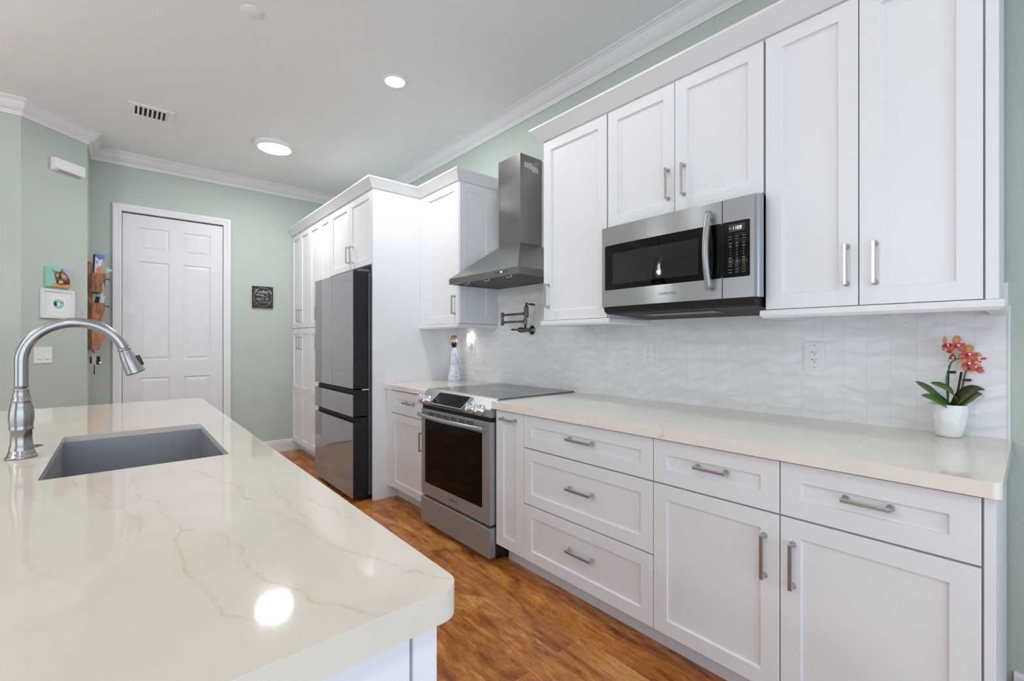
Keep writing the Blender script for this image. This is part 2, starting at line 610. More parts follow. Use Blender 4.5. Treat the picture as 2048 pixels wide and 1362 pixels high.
    def cyl(s, F, r, h0, h1, n=24, m=0, sm=True, bev=0.0):
        if bev:
            return s.lathe(F, [(0, h0), (r - bev, h0), (r, h0 + bev), (r, h1 - bev), (r - bev, h1), (0, h1)], n, m, sm)
        s.lathe(F, [(r, h0), (r, h1)], n, m, sm)
        s.lathe(F, [(0, h0), (r, h0)], n, m, False)
        return s.lathe(F, [(r, h1), (0, h1)], n, m, False)

    def tube(s, pts, r, n=12, m=0, sm=True, caps=True, flat=None):
        pts = [Vector(p) for p in pts]
        rs = r if isinstance(r, (list, tuple)) else [r] * len(pts)
        tan = []
        for i in range(len(pts)):
            a = pts[max(0, i - 1)]
            b = pts[min(len(pts) - 1, i + 1)]
            tan.append((b - a).normalized())
        up = Vector((0, 0, 1)) if abs(tan[0].z) < 0.9 else Vector((1, 0, 0))
        nrm = (up - tan[0] * up.dot(tan[0])).normalized()
        vs = []
        for i, p in enumerate(pts):
            nrm = (nrm - tan[i] * nrm.dot(tan[i])).normalized()
            bi = tan[i].cross(nrm)
            for k in range(n):
                a = 2 * PI * k / n
                fl = flat if flat else 1.0
                vs.append(p + nrm * (math.cos(a) * rs[i] * fl) + bi * (math.sin(a) * rs[i]))
        fs = []
        for i in range(len(pts) - 1):
            for k in range(n):
                j = (k + 1) % n
                fs.append((i * n + k, i * n + j, (i + 1) * n + j, (i + 1) * n + k))
        if caps:
            fs.append(tuple(range(n - 1, -1, -1)))
            fs.append(tuple((len(pts) - 1) * n + k for k in range(n)))
        return s.add(vs, fs, m, sm)

    def prism(s, F, poly, w0, w1, m=0, sm=False):
        n = len(poly)
        vs = [F.p(a, b, w0) for a, b in poly] + [F.p(a, b, w1) for a, b in poly]
        fs = [tuple(range(n - 1, -1, -1)), tuple(range(n, 2 * n))]
        for i in range(n):
            j = (i + 1) % n
            fs.append((i, j, n + j, n + i))
        return s.add(vs, fs, m, sm)

    def sphere(s, c, r, m=0, n=20, sq=(1, 1, 1)):
        F = Fr(c, (sq[0], 0, 0), (0, sq[1], 0), (0, 0, sq[2]))
        prof = [(r * math.sin(PI * i / 12), -r * math.cos(PI * i / 12)) for i in range(13)]
        prof[0] = (0, -r)
        prof[-1] = (0, r)
        return s.lathe(F, prof, n, m)

    def sweep(s, path, prof, side=1, m=0):
        """profile (out, z) swept along a plan polyline with mitred corners; out = side * left normal"""
        P = [Vector((a, b)) for a, b in path]
        N = []
        for i in range(len(P)):
            def nn(a, b):
                d = (b - a).normalized()
                return Vector((-d.y, d.x)) * side
            if i == 0:
                N.append(nn(P[0], P[1]))
            elif i == len(P) - 1:
                N.append(nn(P[-2], P[-1]))
            else:
                a, b = nn(P[i - 1], P[i]), nn(P[i], P[i + 1])
                c = (a + b).normalized()
                N.append(c / max(0.2, c.dot(a)))
        k = len(prof)
        vs = []
        for p, nr in zip(P, N):
            for (o, z) in prof:
                q = p + nr * o
                vs.append((q.x, q.y, z))
        fs = []
        for i in range(len(P) - 1):
            for a in range(k):
                b = (a + 1) % k
                fs.append((i * k + a, i * k + b, (i + 1) * k + b, (i + 1) * k + a))
        fs.append(tuple(range(k)))
        fs.append(tuple((len(P) - 1) * k + a for a in reversed(range(k))))
        return s.add(vs, fs, m)

    def text(s, body, size, F, m=0, extrude=0.0003, shear=0.0, align='CENTER', xs=1.0):
        cu = bpy.data.curves.new('t', 'FONT')
        cu.body = body
        cu.size = size
        cu.extrude = extrude
        cu.shear = shear
        cu.align_x = align
        cu.align_y = 'CENTER'
        cu.resolution_u = 3
        ob = bpy.data.objects.new('t', cu)
        me = bpy.data.meshes.new_from_object(ob)
        vs = [F.p(v.co.x * xs, v.co.y, v.co.z + extrude) for v in me.vertices]
        fs = [tuple(p.vertices) for p in me.polygons]
        s.add(vs, fs, m)
        bpy.data.meshes.remove(me)
        bpy.data.objects.remove(ob)
        bpy.data.curves.remove(cu)
        return s

    def build(s, name, mats, parent=None, bevel=0.0, seg=2, origin=None, angle=35, weld=False):
        if isinstance(mats, str):
            mats = [mats]
        if parent is not None:
            og = Vector(ORG[parent.name])
        elif origin is not None:
            og = Vector(origin)
        else:
            xs = [v.x for v in s.v]; ys = [v.y for v in s.v]; zs = [v.z for v in s.v]
            og = Vector(((min(xs) + max(xs)) / 2, (min(ys) + max(ys)) / 2, min(zs)))
        me = bpy.data.meshes.new(name)
        me.from_pydata([tuple(v - og) for v in s.v], [], s.f)
        for k in mats:
            me.materials.append(MATS[k])
        me.polygons.foreach_set('material_index', s.m)
        me.polygons.foreach_set('use_smooth', s.s)
        me.update()
        bm = bmesh.new()
        bm.from_mesh(me)
        bmesh.ops.remove_doubles(bm, verts=bm.verts, dist=1e-5) if weld else None
        bmesh.ops.recalc_face_normals(bm, faces=bm.faces)
        bm.to_mesh(me)
        bm.free()
        o = bpy.data.objects.new(name, me)
        COL.objects.link(o)
        ORG[o.name] = og
        if parent is not None:
            o.parent = parent
        else:
            o.location = og
        if bevel:
            b = o.modifiers.new('bevel', 'BEVEL')
            b.width = bevel
            b.segments = seg
            b.limit_method = 'ANGLE'
            b.angle_limit = math.radians(angle)
        return o


ORG = {}


def thing(name, label, cat, loc, group=None):
    o = bpy.data.objects.new(name, None)
    COL.objects.link(o)
    o.empty_display_size = 0.05
    o.location = loc
    ORG[o.name] = Vector(loc)
    return tag(o, label, cat, group)


def tag(o, label, cat, group=None):
    o['label'] = label
    o['category'] = cat
    if group:
        o['group'] = group
    return o


def struct(o):
    o['kind'] = 'structure'
    return o


def arc(cx, cy, r, a0, a1, n):
    return [(cx + r * math.cos(a0 + (a1 - a0) * i / n), cy + r * math.sin(a0 + (a1 - a0) * i / n)) for i in range(n + 1)]


def rrect(u0, u1, v0, v1, r, n=5):
    return (arc(u0 + r, v0 + r, r, PI, 1.5 * PI, n) + arc(u1 - r, v0 + r, r, 1.5 * PI, 2 * PI, n)
            + arc(u1 - r, v1 - r, r, 0, PI / 2, n) + arc(u0 + r, v1 - r, r, PI / 2, PI, n))


# ------------------------------------------------------------------ room shell
XL, YR = -5.0, -1.9
CX, CY1 = -0.218, 5.2
DX, DY = -0.558, 4.86
T = 0.12

struct(MB().box(XL - T, WX + T, YR - T, YB + T, -0.1, 0).build('floor', 'plank_floor'))
struct(MB().box(XL - T, WX + T, YR - T, YB + T, CEIL, CEIL + 0.1).build('ceiling', 'ceiling_paint'))
struct(MB().box(WX, WX + T, YR - T, YB + T, 0, CEIL).build('wall_right', 'wall_paint'))
D0, D1, DZ = 0.003, 0.812, 2.475
struct(MB().box(CX, D0, YB, YB + T, 0, CEIL).box(D1, WX, YB, YB + T, 0, CEIL).box(D0, D1, YB, YB + T, DZ, CEIL).box(D0, D1, YB + 0.09, YB + T, 0, DZ).build('wall_back', 'wall_paint'))
struct(MB().prism(FU(0), [(CX, YB + T), (CX, CY1), (DX, DY), (XL - T, DY), (XL - T, YB + T)], 0, CEIL).build('wall_alcove', 'wall_paint'))
# rear wall with sliding door opening, left wall with windows added for soft fill
wr = MB().box(XL - T, -2.9, YR - T, YR, 0, CEIL).box(1.7, WX, YR - T, YR, 0, CEIL).box(-2.9, 1.7, YR - T, YR, 2.35, CEIL)
struct(wr.build('wall_rear', 'wall_paint'))
wl = MB().box(XL - T, XL, YR, -1.2, 0, CEIL).box(XL - T, XL, 3.6, DY, 0, CEIL).box(XL - T, XL, -1.2, 3.6, 0, 0.1).box(XL - T, XL, -1.2, 3.6, 2.4, CEIL)
struct(wl.build('wall_left', 'wall_paint'))
d2 = struct(MB().box(-2.9, -2.84, YR - .1, YR - .02, 0, 2.35).box(1.64, 1.7, YR - .1, YR - .02, 0, 2.35).box(-2.84, 1.64, YR - .1, YR - .02, 2.29, 2.35).box(-2.84, 1.64, YR - .1, YR - .02, 0, 0.05)
            .box(-0.64, -0.56, YR - .1, YR - .02, 0.05, 2.29).build('door_2', 'sash_white'))
MB().box(-2.84, 1.64, YR - .065, YR - .055, 0.05, 2.29).build('pane', 'clear_glass', d2)
w1 = struct(MB().box(XL - .1, XL - .02, -1.2, -1.14, 0.1, 2.4).box(XL - .1, XL - .02, 3.54, 3.6, 0.1, 2.4).box(XL - .1, XL - .02, -1.14, 3.54, 2.34, 2.4).box(XL - .1, XL - .02, -1.14, 3.54, 0.1, 0.16)
            .box(XL - .1, XL - .02, 1.16, 1.24, 0.16, 2.34).build('fill_window_1', 'sash_white'))
MB().box(XL - .065, XL - .055, -1.14, 3.54, 0.16, 2.34).build('pane', 'clear_glass', w1)

# room crown
z0 = CEIL - 0.108
crown = [(0.0, z0), (0.010, z0), (0.012, z0 + 0.012), (0.016, z0 + 0.014), (0.018, z0 + 0.024), (0.026, z0 + 0.030), (0.036, z0 + 0.036), (0.050, z0 + 0.050),
         (0.062, z0 + 0.068), (0.070, z0 + 0.084), (0.078, z0 + 0.088), (0.080, z0 + 0.093), (0.092, z0 + 0.095), (0.094, CEIL), (0.0, CEIL)]
struct(MB().sweep([(WX, YR), (WX, YB), (CX, YB), (CX, CY1), (DX, DY), (XL, DY)], crown, 1).build('trim_1', 'trim_paint', bevel=0.0015))
base = [(0, 0), (0.014, 0), (0.014, 0.100), (0.011, 0.108), (0.011, 0.122), (0.006, 0.134), (0, 0.136)]
struct(MB().sweep([(1.66, YB), (0.882, YB)], base, 1).build('baseboard_back', 'trim_paint', bevel=0.001))
struct(MB().sweep([(-0.062, YB), (CX, YB), (CX, CY1), (DX, DY), (XL, DY)], base, 1).build('baseboard_left', 'trim_paint', bevel=0.001))
struct(MB().sweep([(WX, YR), (WX, 0.045)], base, 1).build('baseboard_right', 'trim_paint', bevel=0.001))

# six-panel door in the far wall
Fd = FY(YB + 0.045)
dr = struct(MB().multi_panel(Fd, D0 + .003, D1 - .003, 0.012, DZ - 0.012,
            [(0.125, 0.360, 2.13, 2.345), (0.475, 0.700, 2.13, 2.345), (0.125, 0.360, 1.07, 2.02), (0.475, 0.700, 1.07, 2.02), (0.125, 0.360, 0.24, 0.90), (0.475, 0.700, 0.24, 0.90)],
            0.036, 0.008, 0.006, raised=0.034).build('door_1', 'door_paint', bevel=0.0012))
cas = MB()
cp = [(0.0, 0.0), (0.0, 0.011), (0.006, 0.014), (0.030, 0.0165), (0.046, 0.021), (0.064, 0.021), (0.066, 0.0)]
# casing: inner edge -> outer edge profile (offset, thickness) swept round the opening
iu0, iu1, iv1 = D0 - .002, D1 + .002, DZ + .002
F0 = FY(YB)
vs = []
for (o, t_) in cp:
    vs += [F0.p(iu0 - o, 0, t_), F0.p(iu0 - o, iv1 + o, t_), F0.p(iu1 + o, iv1 + o, t_), F0.p(iu1 + o, 0, t_)]
fs = []
for k in range(len(cp)):
    l = (k + 1) % len(cp)
    for i in range(3):
        fs.append((4 * k + i, 4 * k + i + 1, 4 * l + i + 1, 4 * l + i))
fs += [tuple(4 * k for k in range(len(cp))), tuple(4 * k + 3 for k in range(len(cp)))]
cas.add(vs, fs)
cas.build('door_casing', 'trim_paint', dr, bevel=0.0008)

# tiled backsplash
struct(MB().box(TX, WX, 0.058, 3.388, 0.915, 1.45).box(TX, WX, 1.925, 2.805, 1.45, 2.545).build('wall_backsplash', 'chevron_marble'))
struct(MB().box(TX - .002, WX, 0.052, 0.058, 0.915, 1.372).build('trim_2', 'trim_paint'))


# ------------------------------------------------------------------ cabinet hardware and boxes
def pull(F, u, v, L, vertical, parent, label=None):
    mb = MB()
    hw = 0.0055

    def P(a, b, c):     # a along, b across
        return F.p(u + b, v + a, c) if vertical else F.p(u + a, v + b, c)
    G = Fr(F.p(u, v, 0), F.v if vertical else F.u, F.u if vertical else F.v, F.w)
    mb.fbox(G, -L / 2, L / 2, -hw, hw, 0.026, 0.034)
    for sg in (-1, 1):
        Q = G.at(sg * (L / 2 - 0.0065), 0, 0)
        mb.lathe(Q, [(0, 0), (0.0095, 0.0), (0.0095, 0.003), (0.0065, 0.008), (0.0052, 0.016), (0.0058, 0.0265), (0, 0.0265)], 12)
    return mb.build('handle', 'pull_metal', parent, bevel=0.0012, angle=50)


def front(parent, F, y0, y1, z0, z1, kind='door', h=None, hl=0.142, mid=None, rail=0.057):
    """h = (y, z) of the pull centre; drawers get horizontal pulls"""
    mb = MB()
    g = 0.0016
    if mid:
        a, b, c, d = -y1 + g, -y0 - g, z0 + g, z1 - g
        mb.multi_panel(F, a, b, c, d, [(a + rail, b - rail, c + rail, mid - rail / 2), (a + rail, b - rail, mid + rail / 2, d - rail)], 0.02, 0.009)
    else:
        mb.shaker(F, -y1 + g, -y0 - g, z0 + g, z1 - g, rail)
    p = mb.build('door' if kind == 'door' else 'drawer_front', 'cabinet_paint', parent, bevel=0.0014)
    if h:
        pull(F.at(0, 0, 0.02), -h[0], h[1], hl, kind == 'door' and h[2:] != ('h',), p)
    return p


def base_cabinet(label, y0, y1, xf, fronts, group, back=WX, hl=0.142, name='base_cabinet', endpanel=False):
    t = thing(name, label, 'cabinet', ((xf + back) / 2, (y0 + y1) / 2, 0), group)
    xc = xf + 0.021
    MB().box(xc, back - .012, y0 + .0005, y1 - .0005, 0.105, 0.872).build('carcass', 'carcass_paint', t)
    MB().box(xf + 0.095, xf + 0.115, y0 + .0005, y1 - .0005, 0.0, 0.105).build('toe_kick', 'carcass_paint', t)
    F = FX(xf + 0.02)
    for f in fronts:
        front(t, F, *f[:4], kind=f[4], h=f[5], hl=f[6], rail=f[7] if len(f) > 7 else 0.057)
    return t


XB = 1.593
A, B_, C_, D_, E_ = 1.984, 1.750, 0.987, 0.532, 0.083
gb = 'base cabinets under the long counter'
base_cabinet('narrow white pull-out base cabinet beside the range, one tall panel', B_, A - .004, XB, [(B_, A - .004, 0.112, 0.868, 'door', (1.862, 0.826, 'h'), 0.118, 0.062)], gb)
base_cabinet('white base cabinet with three stacked drawers', C_, B_, XB,
             [(C_, B_, 0.697, 0.868, 'drawer', (1.359, 0.793), 0.148), (C_, B_, 0.405, 0.694, 'drawer', (1.359, 0.562), 0.148), (C_, B_, 0.112, 0.402, 'drawer', (1.359, 0.272), 0.148)], gb)
base_cabinet('white drawer-over-door base cabinet right of the three-drawer stack', D_, C_, XB,
             [(D_, C_, 0.697, 0.868, 'drawer', (0.752, 0.794), 0.115), (D_, C_, 0.112, 0.694, 'door', (0.577, 0.552), 0.142)], gb)
cE = base_cabinet('white drawer-over-door base cabinet at the open end of the counter', 0.060, D_, XB,
                  [(E_, D_, 0.697, 0.868, 'drawer', (0.308, 0.794), 0.115), (E_, D_, 0.112, 0.694, 'door', (0.494, 0.550), 0.142)], gb)
MB().box(XB + 0.004, XB + 0.0205, 0.060, E_ - .003, 0.105, 0.872).build('filler_strip', 'cabinet_paint', cE, bevel=0.001)
XBL = 1.603
cL = base_cabinet('white base cabinet between the range and the refrigerator panel', 2.760, 3.387, XBL,
                  [(2.765, 3.300, 0.697, 0.868, 'drawer', (3.005, 0.794), 0.125), (2.765, 3.300, 0.112, 0.694, 'door', (2.812, 0.545), 0.135)], gb)
MB().box(XBL + 0.004, XBL + 0.0205, 3.303, 3.387, 0.105, 0.872).build('filler_strip', 'cabinet_paint', cL, bevel=0.001)

# countertops
def slab(name, mname, outline, z0, z1, hole=None, bevel=0.004, lip=None):
    bm = bmesh.new()

    def loop(pts, z):
        vv = [bm.verts.new((x, y, z)) for x, y in pts]
        return vv, [bm.edges.new((vv[i], vv[(i + 1) % len(vv)])) for i in range(len(vv))]
    vt, et = loop(outline, z1)
    es = list(et)
    hv = None
    if hole:
        hv, eh = loop(hole, z1)
        es += eh
    r = bmesh.ops.triangle_fill(bm, edges=es, use_beauty=True)
    if lip:      # thin stone with a deeper mitred apron round the edge
        zm, inner = lip
        vb, eb = loop(outline, z0)
        vi, ei = loop(inner, z0)
        bmesh.ops.triangle_fill(bm, edges=eb + ei, use_beauty=True)
        vu, eu = loop(inner, zm)
        vh, eh2 = loop(hole, zm)
        bmesh.ops.triangle_fill(bm, edges=eu + eh2, use_beauty=True)
        for P_, Q_ in ((vt, vb), (vi, vu), (vh, hv)):
            for i in range(len(P_)):
                j = (i + 1) % len(P_)
                bm.faces.new((P_[i], P_[j], Q_[j], Q_[i]))
    else:
        faces = [f for f in r['geom'] if isinstance(f, bmesh.types.BMFace)]
        ext = bmesh.ops.extrude_face_region(bm, geom=faces)
        for v in [g for g in ext['geom'] if isinstance(g, bmesh.types.BMVert)]:
            v.co.z = z0
    bmesh.ops.recalc_face_normals(bm, faces=bm.faces)
    me = bpy.data.meshes.new(name)
    xs = [p[0] for p in outline]; ys = [p[1] for p in outline]
    og = Vector((sum(xs) / len(xs), sum(ys) / len(ys), z0))
    for v in bm.verts:
        v.co -= og
    bm.to_mesh(me)
    bm.free()
    me.materials.append(MATS[mname])
    o = bpy.data.objects.new(name, me)
    COL.objects.link(o)
    o.location = og
    ORG[o.name] = og
    b = o.modifiers.new('bevel', 'BEVEL')
    b.width = bevel
    b.segments = 3
    b.limit_method = 'ANGLE'
    b.angle_limit = math.radians(40)
    return o


def corner(x, y, r, a0, a1, n=8):
    return arc(x, y, r, a0, a1, n)


Z1, Z0 = 0.915, 0.875
XC = 1.565
o = slab('countertop', 'quartz_counter', [(TX - .001, 1.986), (XC, 1.986), (XC, 0.048 + .02)] + corner(XC + .02, 0.048 + .02, .02, PI, 1.5 * PI) + [(TX - .001, 0.048)], Z0, Z1)
tag(o, 'long cream quartz countertop right of the range, orchid on its end', 'countertop')
o = slab('countertop', 'quartz_counter', [(TX - .001, 3.388), (1.588, 3.388), (1.588, 2.757), (TX - .001, 2.757)], Z0, Z1)
tag(o, 'short cream quartz countertop between range and refrigerator panel', 'countertop')

# island
IX0, IX1, IY0, IY1 = -0.95, 0.359, 0.518, 3.250
r = 0.032
outl = corner(IX1 - r, IY1 - r, r, 0, PI / 2) + corner(IX0 + r, IY1 - r, r, PI / 2, PI) + corner(IX0 + r, IY0 + r, r, PI, 1.5 * PI) + corner(IX1 - r, IY0 + r, r, 1.5 * PI, 2 * PI)
SX0, SX1, SY0, SY1 = -0.153, 0.243, 1.567, 2.23
hole = rrect(SX0, SX1, SY0, SY1, 0.008, 3)
o = slab('island_countertop', 'quartz_island', outl, 0.872, 0.915, hole, 0.003, (0.8935, [(IX0 + .045, IY0 + .045), (IX1 - .045, IY0 + .045), (IX1 - .045, IY1 - .045), (IX0 + .045, IY1 - .045)]))
tag(o, 'large cream quartz island countertop with brown veins and sink cutout', 'countertop')
isl = thing('kitchen_island', 'white island cabinet under the veined quartz top', 'cabinet', (-0.2, 1.9, 0))
MB().box(-0.62, 0.314, 0.566, 1.45, 0.1, 0.872).box(-0.62, 0.314, 2.35, 3.21, 0.1, 0.872).box(-0.62, -0.30, 1.45, 2.35, 0.1, 0.872).box(0.262, 0.314, 1.45, 2.35, 0.1, 0.872).box(-0.30, 0.262, 1.45, 2.35, 0.1, 0.5).build('carcass', 'carcass_paint', isl)
MB().box(-0.60, 0.24, 0.62, 3.15, 0.0, 0.1).build('toe_kick', 'carcass_paint', isl)
MB().box(-0.62, 0.296, 0.554, 0.566, 0.02, 0.872).build('end_panel', 'cabinet_paint', isl, bevel=0.001)
MB().box(0.299, 0.336, 0.550, 0.566, 0.0, 0.872).build('corner_post', 'cabinet_paint', isl, bevel=0.001)
FI = Fr((0.315, 0, 0), (0, 1, 0), (0, 0, 1), (1, 0, 0))
for (a, b) in ((0.575, 1.03), (1.03, 1.49), (1.49, 1.95), (1.95, 2.40), (2.40, 2.80), (2.80, 3.205)):
    mb = MB()
    mb.shaker(FI, a + .002, b - .002, 0.112, 0.866)
    p = mb.build('door', 'cabinet_paint', isl, bevel=0.0014)
    pull(FI.at(0, 0, 0.02), b - 0.04, 0.72, 0.142, True, p)

# sink
sk = thing('undermount_sink', 'stainless undermount sink in the island top', 'sink', ((SX0 + SX1) / 2, (SY0 + SY1) / 2, 0.66))
mb = MB()
x0, x1, y0, y1 = SX0 - .001, SX1 + .001, SY0 - .001, SY1 + .001
zt, zb = 0.893, 0.665
w_ = 0.002
mb.add([(x0, y0, zt), (x1, y0, zt), (x1, y1, zt), (x0, y1, zt), (x0, y0, zb), (x1, y0, zb), (x1, y1, zb), (x0, y1, zb),
        (x0 - w_, y0 - w_, zt), (x1 + w_, y0 - w_, zt), (x1 + w_, y1 + w_, zt), (x0 - w_, y1 + w_, zt),
        (x0 - w_, y0 - w_, zb - .004), (x1 + w_, y0 - w_, zb - .004), (x1 + w_, y1 + w_, zb - .004), (x0 - w_, y1 + w_, zb - .004)],
       [(0, 1, 5, 4), (1, 2, 6, 5), (2, 3, 7, 6), (3, 0, 4, 7), (4, 5, 6, 7), (0, 1, 9, 8), (1, 2, 10, 9), (2, 3, 11, 10), (3, 0, 8, 11),
        (8, 9, 13, 12), (9, 10, 14, 13), (10, 11, 15, 14), (11, 8, 12, 15), (12, 13, 14, 15)])
mb.build('basin', 'sink_steel', sk, bevel=0.0008, seg=2)
MB().lathe(FU(0.6655).at((SX0 + SX1) / 2, (SY0 + SY1) / 2), [(0, 0.001), (0.03, 0.001), (0.034, 0.004), (0.045, 0.003), (0.056, 0.0)], 28).build('drain', 'chrome', sk)

# faucet
FXY = (-0.2185, 1.912)
fa = thing('kitchen_faucet', 'brushed nickel gooseneck pull-down faucet beside the island sink', 'faucet', (FXY[0], FXY[1], 0.915))
Ff = FU(0.915).at(*FXY)
MB().lathe(Ff, [(0, 0), (0.0335, 0), (0.0335, 0.004), (0.031, 0.008), (0.0285, 0.012), (0.0285, 0.017), (0.0265, 0.019), (0.0255, 0.026), (0.0255, 0.032), (0.0235, 0.036),
                (0.0225, 0.055), (0.0222, 0.078), (0.0245, 0.080), (0.0255, 0.083), (0.0245, 0.086), (0.0252, 0.095), (0.0268, 0.112), (0.0262, 0.13), (0.0238, 0.148), (0.0205, 0.160),
                (0.0215, 0.162), (0.022, 0.164), (0.0205, 0.167), (0.0185, 0.178), (0.0158, 0.192), (0.0168, 0.1945), (0.0168, 0.198), (0.0148, 0.2), (0, 0.2)], 48).build('base', 'nickel', fa)
R_ = 0.1145
zc = 1.193
pts = [(FXY[0], FXY[1], 1.112 + 0.0115 * i) for i in range(7)]
pts += [(FXY[0] + R_ - R_ * math.cos(a), FXY[1], zc + R_ * math.sin(a)) for a in [math.radians(4 + 160 * i / 40) for i in range(41)]]
MB().tube(pts, 0.0148, 28).build('spout', 'nickel', fa)
ex = Vector(pts[-1])
dirn = (Vector(pts[-1]) - Vector(pts[-2])).normalized()
dirn = (dirn + Vector((0.05, 0, 0))).normalized()
side = Vector((0, 1, 0))
Fh = Fr(ex, dirn.cross(side) * -1, side, dirn)
sp = MB().lathe(Fh, [(0, -0.004), (0.0158, -0.004), (0.0175, -0.001), (0.0178, 0.002), (0.0155, 0.004), (0.0165, 0.008), (0.0205, 0.03), (0.0238, 0.055), (0.0255, 0.074), (0.0262, 0.078), (0.0262, 0.081), (0.0235, 0.083), (0, 0.083)], 40).build('sprayer', 'nickel', fa)
MB().fbox(Fr(Fh.p(0, 0, 0), side, dirn, dirn.cross(side) * (1 if dirn.cross(side).x > 0 else -1)), -0.007, 0.007, 0.030, 0.064, 0.018, 0.030).build('spray_button', 'black_plastic', sp, bevel=0.003)
MB().tube([(FXY[0], FXY[1] + 0.022, 1.02), (FXY[0], FXY[1] + 0.045, 1.024), (FXY[0] - 0.004, FXY[1] + 0.06, 1.05), (FXY[0] - 0.006, FXY[1] + 0.066, 1.085)], [0.011, 0.009, 0.006, 0.005], 14).build('lever', 'nickel', fa)
o = MB().lathe(FU(0.915).at(-0.212, 2.09), [(0, 0.0006), (0.019, 0.0006), (0.020, 0.002), (0.022, 0.002), (0.023, 0.0)], 32).build('hole_cover', 'pewter')
tag(o, 'small round metal hole cover on the island top behind the faucet', 'cover')


# ------------------------------------------------------------------ wall cabinets
XU = 1.905
gu = 'wall cabinets'


def wall_cabinet(label, y0, y1, xf, z0, z1, doors, back=TX - .0015, hx=0.142):
    t = thing('wall_cabinet', label, 'cabinet', ((xf + back) / 2, (y0 + y1) / 2, z0), gu)
    MB().box(xf + .021, back, y0 + .0005, y1 - .0005, z0, z1).build('carcass', 'carcass_paint', t, bevel=0.001)
    F = FX(xf + 0.02)
    for d in doors:
        front(t, F, d[0], d[1], d[2], d[3], 'door', d[4], hx)
    return t


ZU0, ZU1 = 1.373, 2.436
tU = wall_cabinet('tall white two-door wall cabinet at the right end above the orchid', 0.066, 0.690, XU, ZU0, ZU1, [(0.392, 0.688, ZU0, ZU1 - .002, (0.425, 1.515)), (0.096, 0.392, ZU0, ZU1 - .002, (0.347, 1.513))])
MB().box(XU + .003, XU + .0205, 0.066, 0.093, ZU0, ZU1).build('filler_strip', 'cabinet_paint', tU, bevel=0.001)
wall_cabinet('short white two-door wall cabinet above the microwave', 0.692, 1.446, XU, 1.832, ZU1, [(1.071, 1.444, 1.832, ZU1 - .002, (1.101, 1.972)), (0.694, 1.071, 1.832, ZU1 - .002, (1.024, 1.974))])
wall_cabinet('white single-door wall cabinet between microwave and range hood', 1.448, 1.915, XU, ZU0, ZU1, [(1.450, 1.915, ZU0, ZU1 - .002, (1.872, 1.518))])
tL = wall_cabinet('white single-door wall cabinet left of the range hood with shaker side panel', 2.815, 3.387, XU, 1.385, 2.452, [(2.815, 3.300, 1.385, 2.450, (2.862, 1.527))])
MB().box(XU + .003, XU + .0205, 3.303, 3.387, 1.385, 2.452).build('filler_strip', 'cabinet_paint', tL, bevel=0.001)
MB().shaker(FY(2.8155), XU + .006, 2.222, 1.387, 2.450, rail=0.062, th=0.010, rec=0.005).build('side_panel', 'cabinet_paint', tL, bevel=0.001)
MB().box(2.2235, TX - .001, 2.8045, 2.8155, 1.387, 2.450).build('scribe_strip', 'cabinet_paint', tL, bevel=0.001)

# cabinet crown
def cab_crown(z0_, z1_, p):
    return [(-0.003, z0_), (0.004, z0_), (0.010, z0_ + .004), (p * 0.45, z0_ + (z1_ - z0_) * 0.34), (p * 0.8, z0_ + (z1_ - z0_) * 0.68), (p - .002, z1_ - 0.012), (p, z1_ - .011), (p, z1_), (-0.003, z1_)]


o = MB().sweep([(WX - .002, 1.915), (XU, 1.915), (XU, 0.066), (WX - .002, 0.066)], cab_crown(2.437, 2.512, 0.062), -1).build('cabinet_crown', 'cabinet_paint')
tag(o, 'white sloped crown along the top of the right wall cabinets', 'molding')
o = MB().sweep([(WX - .002, 2.812), (XU, 2.812), (XU, 3.389), (1.488, 3.389), (1.488, 5.598)], cab_crown(2.453, 2.530, 0.056), 1).build('cabinet_crown', 'cabinet_paint')
tag(o, 'white sloped crown stepping round the refrigerator surround and pantry', 'molding')

# light rails
def rail_prof(z1_):
    return [(-0.03, z1_ - .0005), (0.010, z1_ - .0005), (0.012, z1_ - .004), (0.012, z1_ - .021), (0.004, z1_ - .031), (-0.03, z1_ - .031)]


o = MB().sweep([(WX - .012, 0.692), (XU, 0.692), (XU, 0.066), (WX - .012, 0.066)], rail_prof(ZU0 - .001), -1).build('light_rail', 'cabinet_paint', bevel=0.001)
tag(o, 'white light rail under the two-door wall cabinet above the orchid', 'molding')
o = MB().sweep([(TX - .003, 1.915), (XU, 1.915), (XU, 1.440), (TX - .003, 1.440)], rail_prof(ZU0 - .001), -1).build('light_rail', 'cabinet_paint', bevel=0.001)
tag(o, 'white light rail under the single-door cabinet beside the microwave', 'molding')
o = MB().sweep([(TX - .003, 2.822), (XU, 2.822), (XU, 3.387)], rail_prof(1.384), 1).build('light_rail', 'cabinet_paint', bevel=0.001)
tag(o, 'white light rail under the wall cabinet above the painted bottle', 'molding')

# ------------------------------------------------------------------ tall block: panel, fridge cabinet, pantries
XT = 1.490
tf = thing('refrigerator_surround', 'white two-door cabinet above the refrigerator with its tall plain side panel', 'cabinet', (1.9, 3.87, 0.0))
MB().box(XT, WX - .002, 3.389, 3.409, 0.0, 2.452).build('side_panel', 'cabinet_paint', tf, bevel=0.001)
MB().box(XT + .021, WX - .002, 3.4095, 4.332, 1.862, 2.452).build('carcass', 'carcass_paint', tf)
F = FX(XT + .02)
front(tf, F, 3.410, 3.870, 1.862, 2.450, 'door', (3.792, 1.99), 0.142)
front(tf, F, 3.870, 4.332, 1.862, 2.450, 'door', (3.876, 1.995), 0.142)


